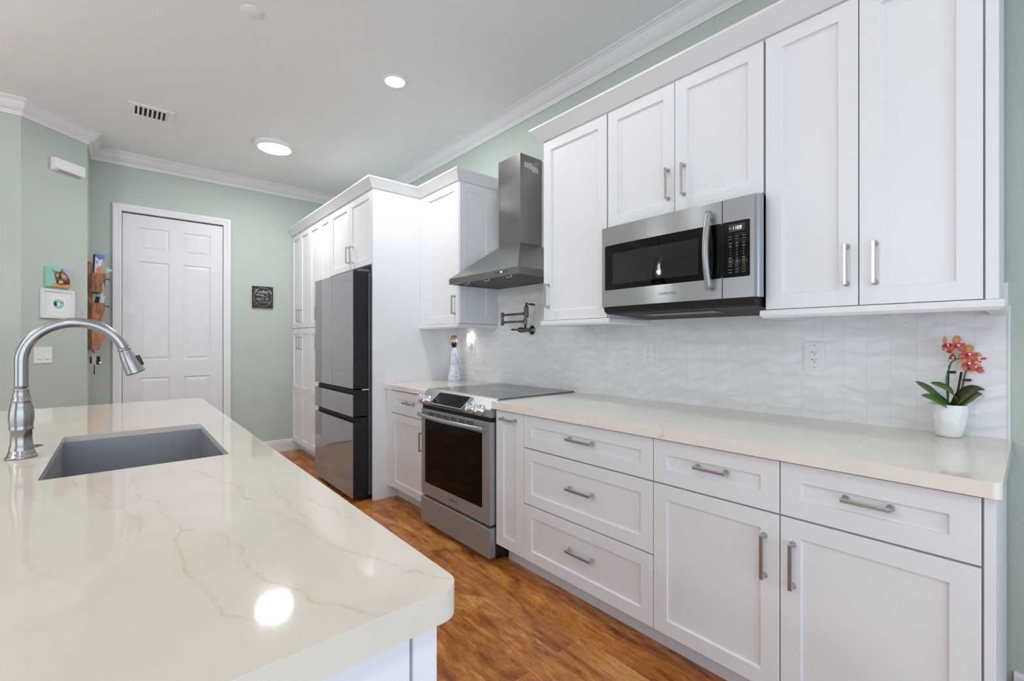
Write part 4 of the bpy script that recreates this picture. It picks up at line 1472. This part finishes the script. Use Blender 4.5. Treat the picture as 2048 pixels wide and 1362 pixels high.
roundblob(0, 0, 0.042, 0.038, 1, 0, 0.12)
roundblob(-0.004, -0.006, 0.032, 0.028, 2, 1, 0.12)
roundblob(0.0, -0.004, 0.011, 0.013, 0, 2)
roundblob(-0.024, -0.004, 0.012, 0.014, 3, 3)
roundblob(-0.029, 0.013, 0.004, 0.007, 3, 3)
roundblob(-0.019, 0.012, 0.004, 0.006, 3, 3)
roundblob(-0.021, -0.001, 0.006, 0.004, 4, 4)
roundblob(0.024, -0.003, 0.012, 0.014, 5, 3)
roundblob(0.019, 0.012, 0.003, 0.006, 5, 3)
roundblob(0.029, 0.012, 0.003, 0.006, 5, 3)
roundblob(0.024, -0.004, 0.006, 0.008, 0, 4)
pr.build('print', ['print_paper', 'print_blue', 'print_teal', 'print_black', 'print_red', 'print_grey'], fp)

# chalkboard-style sign on the far wall
sn = thing('wooden_sign', 'small black chalk-lettered menu sign on the far green wall', 'sign', (1.182, YB, 1.622))
su0, su1, sv0, sv1 = 1.080, 1.284, 1.622, 1.858
MB().fbox(FY(YB - .0005), su0, su1, sv0, sv1, 0, 0.022).build('board', 'sign_board', sn, bevel=0.001)
tx = MB()
Fs = FY(YB - .0226)
cxs = (su0 + su1) / 2
tx.text("Today's", 0.056, Fs.at(cxs, 1.800), 0, shear=0.25)
tx.text("menu", 0.036, Fs.at(cxs - .030, 1.765), 0, shear=0.1)
tx.text("EAT IT", 0.040, Fs.at(cxs, 1.716), 0)
tx.text("or", 0.026, Fs.at(cxs - .054, 1.682), 1, shear=0.2)
tx.text("STARVE", 0.034, Fs.at(cxs + .020, 1.682), 1)


def line2(pts, r_, m_=0):
    tx.tube([Fs.p(a, b, 0) for a, b in pts], r_, 4, m_)


sw = []
hw_, hh_ = 0.078, 0.096
for i in range(97):
    a = 2 * PI * i / 96
    k_ = 1 + 0.06 * math.cos(4 * a) + 0.035 * math.cos(8 * a)
    ex_ = abs(math.cos(a)) ** 0.55 * (1 if math.cos(a) >= 0 else -1)
    ey_ = abs(math.sin(a)) ** 0.55 * (1 if math.sin(a) >= 0 else -1)
    sw.append((cxs + hw_ * ex_ * (1 - 0.10 * math.cos(4 * a + PI)), (sv0 + sv1) / 2 + hh_ * ey_ * (1 + 0.06 * math.cos(4 * a))))
line2(sw, 0.0014)
line2([(cxs - .02, 1.752), (cxs + .01, 1.748), (cxs + .04, 1.750), (cxs + .055, 1.765), (cxs + .052, 1.778)], 0.0016)
for (a, b) in ((-1, 1), (1, 1), (-1, -1), (1, -1)):
    line2([(cxs + a * .070, 1.740 + b * .082), (cxs + a * .085, 1.740 + b * .092), (cxs + a * .088, 1.740 + b * .080)], 0.0010, 1)
line2([(cxs - .068, 1.716), (cxs - .058, 1.716)], 0.0012)
line2([(cxs + .058, 1.716), (cxs + .068, 1.716)], 0.0012)
tx.build('lettering', ['chalk', 'chalk_grey'], sn)

# ------------------------------------------------------------------ rustic wall organizer (side of the alcove)
og = thing('wall_organizer', 'tall rustic wood letter organizer with three tapered pockets', 'organizer', (CX, 5.39, 1.17))
oy0, oy1 = 5.275, 5.500
WXo = CX + .001
MB().box(WXo, WXo + .022, oy0 + .02, oy1 - .02, 1.18, 1.935).build('backboard', 'rustic_wood', og, bevel=0.002)


def pocket(zt_, zb_, xt, xb, mname, wob):
    mb_ = MB()
    n_ = 6
    fr = []
    for i in range(n_ + 1):
        q = i / n_
        fr.append((xt + (xb - xt) * q ** 1.3 + wob * math.sin(q * 9), zt_ + (zb_ - zt_) * q))
    poly = [(WXo + .022, zt_)] + fr + [(WXo + .022, zb_ + .006)]
    Fq = Fr((0, oy0, 0), (1, 0, 0), (0, 0, 1), (0, 1, 0))
    mb_.prism(Fq, poly, 0, 0.012)
    mb_.prism(Fq, poly, oy1 - oy0 - .012, oy1 - oy0)
    # slanted front board and floor
    fr2 = fr + [(a - .010, b) for a, b in reversed(fr)]
    mb_.prism(Fq, fr2, 0.012, oy1 - oy0 - .012)
    mb_.box(WXo + .022, fr[-1][0] - .008, oy0 + .012, oy1 - .012, zb_ + .004, zb_ + .014)
    return mb_.build('pocket', mname, og, bevel=0.0015)


pocket(1.840, 1.672, -0.108, -0.142, 'rustic_wood', 0.003)
pocket(1.583, 1.405, -0.108, -0.150, 'rustic_wood', 0.001)
pocket(1.335, 1.176, -0.108, -0.154, 'orange_wood', 0.001)
for (x_, z_) in ((-0.095, 1.800), (-0.098, 1.560), (-0.095, 1.335)):
    MB().tube([(x_ - .012, oy0 + .1, z_ + .002), (x_ + .006, oy0 + .09, z_), (x_ + .012, oy0 + .085, z_ - .008), (x_ + .010, oy0 + .08, z_ + .010)], [0.003, 0.003, 0.004, 0.002], 8).build('hook', 'iron_black', og)
MB().tube([(-0.19, oy0 + .03, 1.176), (-0.185, oy0 + .02, 1.160), (-0.175, oy0 + .015, 1.150), (-0.170, oy0 + .015, 1.158)], 0.003, 8).build('hook', 'iron_black', og)


def sheet(name, label, cat, mname, x0, z0, x1, z1, wdt, y_, th=0.002, tilt=0.0, group=None):
    """flat item standing in a pocket facing the camera; (x0,z0) lower left, z1 top"""
    d = Vector((math.sin(tilt), 0, math.cos(tilt)))
    e_ = Vector((math.cos(tilt), 0, -math.sin(tilt)))
    F = Fr((x0, y_, z0), e_, d, (0, -1, 0))
    o_ = MB().fbox(F, 0, wdt, 0, z1 - z0, 0, th).build(name, mname)
    tag(o_, label, cat, group)
    return o_, F


gp = 'papers in the upper organizer pocket'
g, F_ = sheet('magazine', 'blue and white magazine standing in the top organizer pocket', 'magazine', 'paper_blue', -0.186, 1.740, 0, 2.012, 0.062, oy0 + .062, 0.004, 0.05, gp)
ORG[g.name] = Vector(ORG[g.name])
cvr = MB()
cvr.prism(F_, [(0.003, 0.0), (0.062, 0.0), (0.062, 0.20), (0.048, 0.235), (0.03, 0.22), (0.003, 0.25)], 0.0041, 0.0046, 0)
cvr.prism(F_, [(0.036, 0.12), (0.060, 0.14), (0.060, 0.235), (0.045, 0.22)], 0.0047, 0.0050, 1)
cvr.prism(F_, [(0.008, 0.19), (0.022, 0.19), (0.022, 0.215), (0.008, 0.215)], 0.0047, 0.0050, 1)
cvr.build('cover_art', ['paper_white', 'paper_grey'], g)
sheet('booklet', 'thin navy booklet standing at the back of the top organizer pocket', 'booklet', 'paper_navy', -0.193, 1.700, 0, 2.010, 0.022, oy0 + .080, 0.006, 0.02, gp)
sheet('envelope', 'orange envelope in the top organizer pocket', 'envelope', 'paper_orange', -0.158, 1.760, 0, 1.905, 0.034, oy0 + .048, 0.002, 0.04, gp)
o_ = MB().prism(Fr((-0.135, oy0 + .10, 1.80), (1, 0, 0), (0, 0, 1), (0, -1, 0)), [(-0.005, 0.0), (0.010, -.09), (0.020, -.09), (0.018, 0.045), (0.020, 0.115), (0.078, 0.082), (0.030, 0.052)], 0, 0.0015).build('card', 'paper_mint')
tag(o_, 'pale mint card poking out of the top organizer pocket towards the door', 'card', gp)
gp2 = 'envelopes in the middle organizer pocket'
for i, (nm, lb, mm, x_, zt_, wd, tl) in enumerate((('folder', 'dark folder leaning at the left of the middle organizer pocket', 'iron_black', -0.192, 1.645, 0.028, 0.20), ('envelope', 'grey window envelope standing tallest in the middle organizer pocket', 'paper_grey', -0.172, 1.705, 0.018, 0.10),
                                          ('envelope', 'white envelope in the middle organizer pocket beside the grey one', 'paper_white', -0.156, 1.680, 0.014, 0.14), ('envelope', 'pale folded letter at the right edge of the middle organizer pocket', 'paper_white', -0.144, 1.655, 0.011, 0.18))):
    sheet(nm, lb, 'envelope' if nm == 'envelope' else 'folder', mm, x_, 1.52, 0, zt_, wd, oy0 + .05 + i * .014, 0.003, tl, gp2)
ky_ = thing('key_bunch', 'bunch of keys and black fobs hanging under the wood organizer', 'keys', (-0.175, oy0 + .015, 1.16), None)
yk = oy0 + .012
MB().tube([(-0.176 + 0.010 * math.cos(a), yk, 1.140 + 0.012 * math.sin(a)) for a in [2 * PI * i / 16 for i in range(17)]], 0.0012, 6).build('key_ring', 'chrome', ky_)
MB().box(-0.205, -0.188, yk - .004, yk + .006, 1.062, 1.120).box(-0.165, -0.140, yk + .002, yk + .014, 1.052, 1.122).build('fob', 'iron_black', ky_, bevel=0.003)
MB().box(-0.192, -0.184, yk - .008, yk - .004, 1.050, 1.128).prism(FY(yk - .009), [(-0.188, 1.05), (-0.166, 1.055), (-0.162, 1.115), (-0.180, 1.125)], 0, 0.002).build('key', 'key_brass', ky_)
MB().box(-0.181, -0.171, yk - .014, yk - .011, 1.052, 1.105).build('tag', 'key_pink', ky_, bevel=0.002)
MB().sphere((-0.140, yk, 1.066), 0.009).build('bead', 'white_plastic', ky_)
MB().tube([(-0.177, yk, 1.06), (-0.176, yk, 1.03), (-0.178, yk, 0.985), (-0.176, yk, 0.965)], [0.002, 0.003, 0.0035, 0.003], 8).build('strap', 'iron_black', ky_)

# ------------------------------------------------------------------ ceiling fixtures
dl = thing('disc_light', 'lit round surface-mounted ceiling light nearest the far wall', 'ceiling light', (1.04, 4.46, CEIL))
Fz = FD(CEIL).at(1.04, 4.46)
MB().lathe(Fz, [(0.165, 0.0), (0.165, 0.020), (0.158, 0.028), (0.136, 0.034), (0.133, 0.032), (0.133, 0.0)], 56).build('trim_ring', 'white_plastic', dl)
MB().lathe(Fz, [(0.1325, 0.0315), (0.10, 0.034), (0, 0.035)], 48).build('lens', 'lamp_lens', dl)
for i, (lx, ly) in enumerate(DOWNLIGHTS):
    t = thing('recessed_light', 'lit recessed ceiling downlight in front of the wall cabinets' if i == 0 else ['', 'recessed ceiling downlight above the drawer stack', 'added unseen fill downlight beside the camera near the orchid end', 'added unseen fill downlight behind the camera near the cabinet wall', 'added unseen fill downlight far left towards the angled wall', 'added unseen fill downlight at the left of the room', 'added unseen fill downlight by the sliding door'][i], 'ceiling light', (lx, ly, CEIL), 'recessed ceiling downlights')
    Fz = FD(CEIL).at(lx, ly)
    MB().lathe(Fz, [(0.088, 0.0), (0.088, 0.003), (0.085, 0.006), (0.066, 0.005), (0.062, 0.0)], 40).build('trim_ring', 'white_plastic', t)
    MB().lathe(Fz, [(0.0655, 0.0012), (0, 0.0015)], 32).build('lens', 'lamp_lens', t)
o = MB().lathe(FD(CEIL).at(0.527, 2.731), [(0.053, 0), (0.053, 0.002), (0.050, 0.0035), (0, 0.004)], 36).build('sprinkler_cover', 'ceiling_paint')
tag(o, 'flat white round sprinkler cover plate on the ceiling', 'ceiling cover')
vn = thing('air_vent', 'white ceiling air vent with dark slats', 'vent', (0.17, 4.44, CEIL))
Fz = FD(CEIL)
MB().multi_panel(Fz, 0.035, 0.310, 4.325, 4.560, [(0.076, 0.272, 4.365, 4.535)], 0.008, 0.0075, 0.002).build('frame', 'white_plastic', vn, bevel=0.001)
MB().box(0.078, 0.270, 4.367, 4.533, CEIL - .0016, CEIL - .0008).build('duct_opening', 'dark_gap', vn)
for i in range(7):
    x_ = 0.090 + i * 0.028
    q = Fr((x_, 4.450, CEIL - .0015), (0, 1, 0), Vector((0.75, 0, -0.65)).normalized(), Vector((0.65, 0, 0.75)).normalized())
    MB().fbox(q, -0.083, 0.083, 0.0, 0.0155, 0.0, 0.0012).build('slat', 'white_plastic', vn)

# first pendant mirrored in the microwave; second unseen, added as fill
for px_, py_, lb_ in ((-1.5, 3.15, 'clear glass bell pendant seen mirrored in the microwave door'), (-2.4, 1.00, 'added clear glass bell pendant out of view nearer the camera, for fill light')):
    pn = thing('pendant_light', lb_, 'pendant light', (px_, py_, CEIL), 'glass pendants left of the island')
    Fz = FU(0.07).at(px_, py_)
    MB().cyl(FU(0).at(px_, py_), 0.06, CEIL - .025, CEIL - .0005, 24).build('canopy', 'nickel', pn)
    MB().tube([(px_, py_, CEIL - .02), (px_, py_, 2.43)], 0.003, 8).build('cord', 'iron_black', pn)
    MB().lathe(Fz, [(0.0, 2.37), (0.018, 2.37), (0.02, 2.34), (0.035, 2.31), (0.025, 2.28), (0.045, 2.25), (0.0, 2.25)], 24).build('stem', 'chrome', pn)
    MB().lathe(Fz, [(0.03, 2.25), (0.06, 2.23), (0.085, 2.16), (0.115, 2.03), (0.135, 1.92), (0.132, 1.92), (0.112, 2.03), (0.082, 2.16), (0.058, 2.227), (0.03, 2.246)], 32).build('shade', 'clear_glass', pn)
    MB().sphere((px_, py_, 2.20), 0.020, sq=(1, 1, 2.0)).build('bulb', 'lamp_lens', pn)

# ------------------------------------------------------------------ painted ceramic bottle
BX, BY = 2.160, 3.258
bo = thing('ceramic_bottle', 'tall white and blue hand-painted ceramic bottle with copper stopper', 'bottle', (BX, BY, 0.915))
Fb = FU(0.915).at(BX, BY)
bp = [(0, 0), (0.056, 0.0), (0.058, 0.004), (0.0575, 0.012), (0.052, 0.040), (0.046, 0.070), (0.040, 0.095), (0.035, 0.115), (0.0335, 0.126), (0.035, 0.140), (0.038, 0.158), (0.0385, 0.175), (0.036, 0.200), (0.031, 0.225), (0.025, 0.250), (0.0195, 0.272), (0.0165, 0.285)]
bd = MB().lathe(Fb, bp + [(0.0, 0.285)], 48).build('body', 'ceramic', bo)


def brad(h):
    for (r0, h0), (r1, h1) in zip(bp[1:-1], bp[2:]):
        if h0 <= h <= h1 and h1 > h0:
            return r0 + (r1 - r0) * (h - h0) / (h1 - h0)
    return 0.02


pt = MB()
FW_A = math.atan2(-BY, -BX)     # azimuth towards the camera


def petal(a, h, L, Wd, ang, m_=0):
    r0 = brad(h) + 0.0006
    c = Fb.p(r0 * math.cos(a), r0 * math.sin(a), h)
    out = Vector((math.cos(a), math.sin(a), 0))
    tang = Vector((-math.sin(a), math.cos(a), 0))
    F = Fr(c, tang * math.cos(ang) + Vector((0, 0, 1)) * math.sin(ang), Vector((0, 0, 1)) * math.cos(ang) - tang * math.sin(ang), out)
    pt.prism(F, [(-L / 2, 0), (0, -Wd / 2), (L / 2, 0), (0, Wd / 2)], -0.001, 0.0004, m_)


for rot in (0.0, 2 * PI / 3, 4 * PI / 3):
    A0 = FW_A + rot
    for i in range(18):      # loop round a medallion on the shoulder
        a = 2 * PI * i / 18
        petal(A0 - 0.35 + 0.62 * math.cos(a), 0.178 + 0.040 * math.sin(a), 0.0085, 0.0045, a + 1.2, i % 2)
    for i in range(6):
        a = 2 * PI * i / 6
        petal(A0 - 0.35 + 0.12 * math.cos(a), 0.176 + 0.007 * math.sin(a), 0.006, 0.003, a, 1)
    for i in range(9):       # trailing strap of leaves
        petal(A0 + 0.30 + 0.09 * i, 0.232 - 0.010 * i, 0.008, 0.004, -0.9, 0)
        petal(A0 + 0.42 + 0.09 * i, 0.226 - 0.010 * i, 0.007, 0.0035, 0.5, 1)
    for i in range(12):      # scroll on the skirt
        q = i / 11
        petal(A0 + 0.05 + 0.45 * math.sin(q * 5.2), 0.090 - 0.058 * q, 0.0085, 0.0045, q * 3, i % 2)
    for i in range(9):
        petal(A0 - 0.10 + 0.10 * i, 0.034 - 0.004 * math.sin(i), 0.008, 0.004, 0.5, 0)
    for i in range(5):
        petal(A0 - 1.0 + 0.1 * i, 0.055 + 0.012 * i, 0.007, 0.004, 1.0, 1)
for i in range(10):
    petal(FW_A + 2 * PI * i / 10 + .2, 0.0125, 0.008, 0.008, 0, 0)
pt.build('painted_pattern', ['cobalt', 'cobalt_light'], bd)
# flared collar with pointed navy crown
MB().lathe(Fb, [(0.0165, 0.285), (0.018, 0.300), (0.025, 0.325), (0.035, 0.346), (0.036, 0.350), (0.033, 0.352), (0, 0.352)], 40).build('collar', 'cream_band', bo)
nv = MB()
N_ = 8
for i in range(N_):
    a0_, a1_ = 2 * PI * i / N_ + FW_A, 2 * PI * (i + 1) / N_ + FW_A
    am = (a0_ + a1_) / 2

    def q_(a, r_, h):
        return Fb.p(r_ * math.cos(a), r_ * math.sin(a), h)
    pts_ = [q_(a0_, 0.0172, 0.284), q_(am, 0.0172, 0.284), q_(a1_, 0.0172, 0.284), q_(a1_, 0.0245, 0.317), q_(am, 0.0327, 0.338), q_(a0_, 0.0245, 0.317), q_(am, 0.0245, 0.317)]
    nv.add(pts_, [(0, 1, 6, 5), (1, 2, 3, 6), (5, 6, 4), (6, 3, 4)])
nv.build('navy_crown', 'navy', bo)
st = MB().sphere((BX, BY, 0.915 + 0.363), 0.0275, sq=(1, 1, 0.95))
st.build('stopper', 'copper', bo)
MB().lathe(Fb, [(0.026, 0.351), (0.034, 0.352), (0.034, 0.357), (0.026, 0.359)], 36).build('stopper_band', 'copper', bo)

# ------------------------------------------------------------------ orchid
OX, OY = 2.209, 0.198
orc = thing('potted_orchid', 'orange and pink mini orchid in a dimpled white pot', 'potted plant', (OX, OY, 0.915))
Fo_ = FU(0.915).at(OX, OY)
random.seed(11)


def wob(a, h):
    return 1 + 0.018 * math.sin(7 * a + 55 * h) * math.cos(5 * a - 80 * h) + 0.010 * math.sin(13 * a + 120 * h)


pp = [(0, 0.0), (0.028, 0.0), (0.034, 0.003), (0.037, 0.010)] + [(0.037 + 0.0135 * math.sin(q * PI / 2), 0.010 + 0.103 * q) for q in [i / 18 for i in range(1, 19)]]
MB().lathe(Fo_, pp, 72, wob=wob).lathe(Fo_, [(0.0505, 0.113), (0.050, 0.1145), (0.048, 0.1145), (0.0468, 0.110), (0.0455, 0.085)], 72).build('pot', 'pot_white', orc, weld=False)
MB().lathe(Fo_, [(0.0465, 0.094), (0.03, 0.098), (0, 0.099)], 24, wob=lambda a, h: 1 + 0.01 * math.sin(17 * a)).build('potting_bark', 'bark', orc)
# screen-aligned frame for the plant layout: S = towards picture right, D = away from the camera
Sx = Vector((math.cos(YAW), -math.sin(YAW), 0))
Dx = Vector((math.sin(YAW), math.cos(YAW), 0))
O_ = Vector((OX, OY, 0))
KS = 1.0


def W(s_, z_, d=0.0):
    return O_ + Sx * (s_ * KS) + Dx * d + Vector((0, 0, 0.915 + (z_ - 0.915) * KS))


def leaf(pts, wmax, m_, twist=0.0):
    """pts: list of (s,z,d) spine; lens-shaped leaf with a mid fold"""
    P = [W(*p) for p in pts]
    # resample by Catmull-Rom
    Q = []
    n_ = 14
    for k in range(n_ + 1):
        t_ = k / n_ * (len(P) - 1)
        i = min(int(t_), len(P) - 2)
        f = t_ - i
        p0 = P[max(i - 1, 0)]; p1 = P[i]; p2 = P[i + 1]; p3 = P[min(i + 2, len(P) - 1)]
        Q.append(0.5 * ((2 * p1) + (p2 - p0) * f + (2 * p0 - 5 * p1 + 4 * p2 - p3) * f * f + (3 * p1 - p0 - 3 * p2 + p3) * f ** 3))
    vs_ = []
    for k, q in enumerate(Q):
        tn = (Q[min(k + 1, n_)] - Q[max(k - 1, 0)]).normalized()
        up = Vector((0, 0, 1))
        sd = tn.cross(up).normalized()
        nn_ = sd.cross(tn).normalized()
        sd = (sd * math.cos(twist) + nn_ * math.sin(twist))
        nn_ = sd.cross(tn).normalized()
        t_ = k / n_
        ww = wmax * (math.sin(PI * min(1, 0.18 + t_ * 0.82)) ** 0.7) if t_ < 1 else 0.0005
        ww = max(ww, 0.001)
        up2 = nn_ * (0.22 * ww)
        th = nn_ * 0.0012
        vs_ += [q - sd * ww + up2, q, q + sd * ww + up2, q + sd * ww + up2 - th, q - th * 1.5, q - sd * ww + up2 - th]
    fs_ = []
    for k in range(n_):
        for a in range(6):
            b = (a + 1) % 6
            fs_.append((6 * k + a, 6 * k + b, 6 * k + 6 + b, 6 * k + 6 + a))
    fs_ += [(0, 1, 2, 3, 4, 5), tuple(6 * n_ + a for a in (5, 4, 3, 2, 1, 0))]
    MB().add(vs_, fs_, 0, True).build('leaf', m_, orc)


leaf([(0.005, 1.020, 0.0), (-0.040, 1.045, -0.01), (-0.095, 1.082, -0.03), (-0.155, 1.112, -0.045)], 0.020, 'leaf_green', 1.2)
leaf([(0.008, 1.020, -0.01), (-0.045, 1.035, -0.03), (-0.100, 1.057, -0.045), (-0.144, 1.067, -0.055)], 0.015, 'leaf_green', 1.15)
leaf([(0.012, 1.030, -0.02), (-0.014, 1.070, -0.03), (-0.048, 1.094, -0.03), (-0.090, 1.107, -0.03)], 0.018, 'leaf_green', 0.9)
leaf([(-0.005, 1.018, -0.02), (0.010, 1.060, -0.035), (0.040, 1.088, -0.045), (0.076, 1.086, -0.05)], 0.018, 'leaf_dark', -0.75)
leaf([(0.012, 1.016, -0.01), (0.030, 1.045, -0.03), (0.050, 1.068, -0.04), (0.073, 1.070, -0.045)], 0.017, 'leaf_green', -0.8)


def curve(pts, n_=8):
    P = [W(*p) for p in pts]
    Q = []
    for i in range(len(P) - 1):
        p0 = P[max(i - 1, 0)]; p1 = P[i]; p2 = P[i + 1]; p3 = P[min(i + 2, len(P) - 1)]
        for k in range(n_):
            f = k / n_
            Q.append(0.5 * ((2 * p1) + (p2 - p0) * f + (2 * p0 - 5 * p1 + 4 * p2 - p3) * f * f + (3 * p1 - p0 - 3 * p2 + p3) * f ** 3))
    Q.append(P[-1])
    return Q


# positions measured from the pot centre in picture metres
MB().tube(curve([(0.0, 1.010), (-0.004, 1.075), (-0.006, 1.118), (0.002, 1.150), (0.010, 1.175), (0.024, 1.188), (0.015, 1.206), (0.003, 1.213), (-0.006, 1.214)]), 0.0028, 8).tube(curve([(0.024, 1.188), (0.036, 1.189), (0.052, 1.196)]), 0.0018, 8).build('stem', 'stem_green', orc)
MB().tube(curve([(0.030, 1.010), (0.048, 1.080), (0.058, 1.130), (0.067, 1.155), (0.080, 1.165), (0.095, 1.180)]), 0.0028, 8).build('stem', 'stem_green', orc)
MB().tube([W(0.002, 1.010, 0.004), W(0.006, 1.165, 0.004)], 0.0022, 8).build('stake', 'stake_dark', orc)
MB().tube([W(0.026, 1.010, 0.004), W(0.050, 1.142, 0.004)], 0.0034, 8).build('stake', 'stake_dark', orc)


def clip(s_, z_, m_):
    F = Fr(W(s_, z_, -0.004), Sx, (0, 0, 1), -Dx)
    MB().prism(F, rrect(-0.004, 0.014, -0.005, 0.005, 0.0045), -0.003, 0.003).fbox(F, -0.016, 0.0, 0.0022, 0.0042, -0.003, 0.004).fbox(F, -0.016, 0.0, -0.001, 0.001, -0.003, 0.004).fbox(F, -0.016, 0.0, -0.0044, -0.0024, -0.003, 0.004).build('stake_clip', m_, orc, bevel=0.0006)


clip(0.008, 1.142, 'clip_green')
clip(0.062, 1.114, 'clip_red')


def flower(s_, z_, size, yaw, pitch, roll=0.0):
    """moth orchid bloom: 3 sepals, 2 broad petals, lip"""
    R = Matrix.Rotation(yaw, 3, 'Z') @ Matrix.Rotation(pitch, 3, Sx)
    n_ = R @ (-Dx)
    u_ = R @ Sx
    v_ = n_.cross(u_)
    u2 = u_ * math.cos(roll) + v_ * math.sin(roll)
    v2 = v_ * math.cos(roll) - u_ * math.sin(roll)
    F = Fr(W(s_, z_, -0.010), u2, v2, n_)
    mb_ = MB()

    def pet(ang, L, wd, m_, lift=0.0, cup=0.15):
        c, s__ = math.cos(ang), math.sin(ang)
        vs_ = [F.p(0, 0, lift)]
        K = 14
        for i in range(K):
            a = 2 * PI * i / K
            x = L / 2 + L / 2 * math.cos(a)
            y = wd / 2 * math.sin(a) * (0.75 + 0.25 * (x / L))
            vs_.append(F.p(x * c - y * s__, x * s__ + y * c, lift + cup * (x * x / L) * 0.5 - 0.3 * y * y / wd))
        cc = F.p(L * 0.5 * c, L * 0.5 * s__, lift + cup * L * 0.12)
        vs_[0] = cc
        back = [v - F.w * 0.0008 for v in vs_]
        fs_ = [(0, 1 + i, 1 + (i + 1) % K) for i in range(K)]
        b = K + 1
        fs_ += [(b, b + 1 + (i + 1) % K, b + 1 + i) for i in range(K)]
        fs_ += [(1 + i, b + 1 + i, b + 1 + (i + 1) % K, 1 + (i + 1) % K) for i in range(K)]
        mb_.add(vs_ + back, fs_, m_, True)
    S = size * 1.12
    pet(PI / 2, 0.66 * S, 0.62 * S, 0, 0.0005, 0.1)
    pet(PI / 2 + 2.15, 0.66 * S, 0.50 * S, 1, 0.0003, 0.2)
    pet(PI / 2 - 2.15, 0.66 * S, 0.50 * S, 1, 0.0003, 0.2)
    pet(0.15, 0.46 * S, 0.24 * S, 2, 0.002, 0.5)
    pet(PI - 0.15, 0.46 * S, 0.24 * S, 2, 0.002, 0.5)
    f_ = mb_.build('flower', ['petal_orange', 'petal_deep', 'petal_pink'], orc)
    lp = MB()
    lp.sphere(F.p(0, 0.0, 0.004 + .06 * S), 0.085 * S, 1, 10)
    lp.tube([F.p(0, -0.02 * S, 0.004), F.p(0, -0.12 * S, 0.15 * S), F.p(0, -0.26 * S, 0.14 * S)], [0.07 * S, 0.09 * S, 0.02 * S], 8, 0)
    lp.tube([F.p(-0.02 * S, 0, 0.004), F.p(-0.13 * S, 0.02 * S, 0.12 * S)], [0.03 * S, 0.06 * S], 8, 0)
    lp.tube([F.p(0.02 * S, 0, 0.004), F.p(0.13 * S, 0.02 * S, 0.12 * S)], [0.03 * S, 0.06 * S], 8, 0)
    lp.build('lip', ['petal_pink', 'petal_white'], f_)


flower(-0.020, 1.237, 0.040, 0.35, -0.1)
flower(0.019, 1.237, 0.046, -0.1, 0.05)
flower(-0.003, 1.197, 0.034, 0.7, 0.3, 0.5)
flower(0.059, 1.206, 0.045, -0.2, 0.0, -0.15)
flower(0.056, 1.171, 0.046, 0.1, -0.35, 0.1)
flower(0.100, 1.186, 0.038, -0.9, 0.25, 0.3)
flower(0.086, 1.158, 0.036, -0.8, -0.5, -0.2)
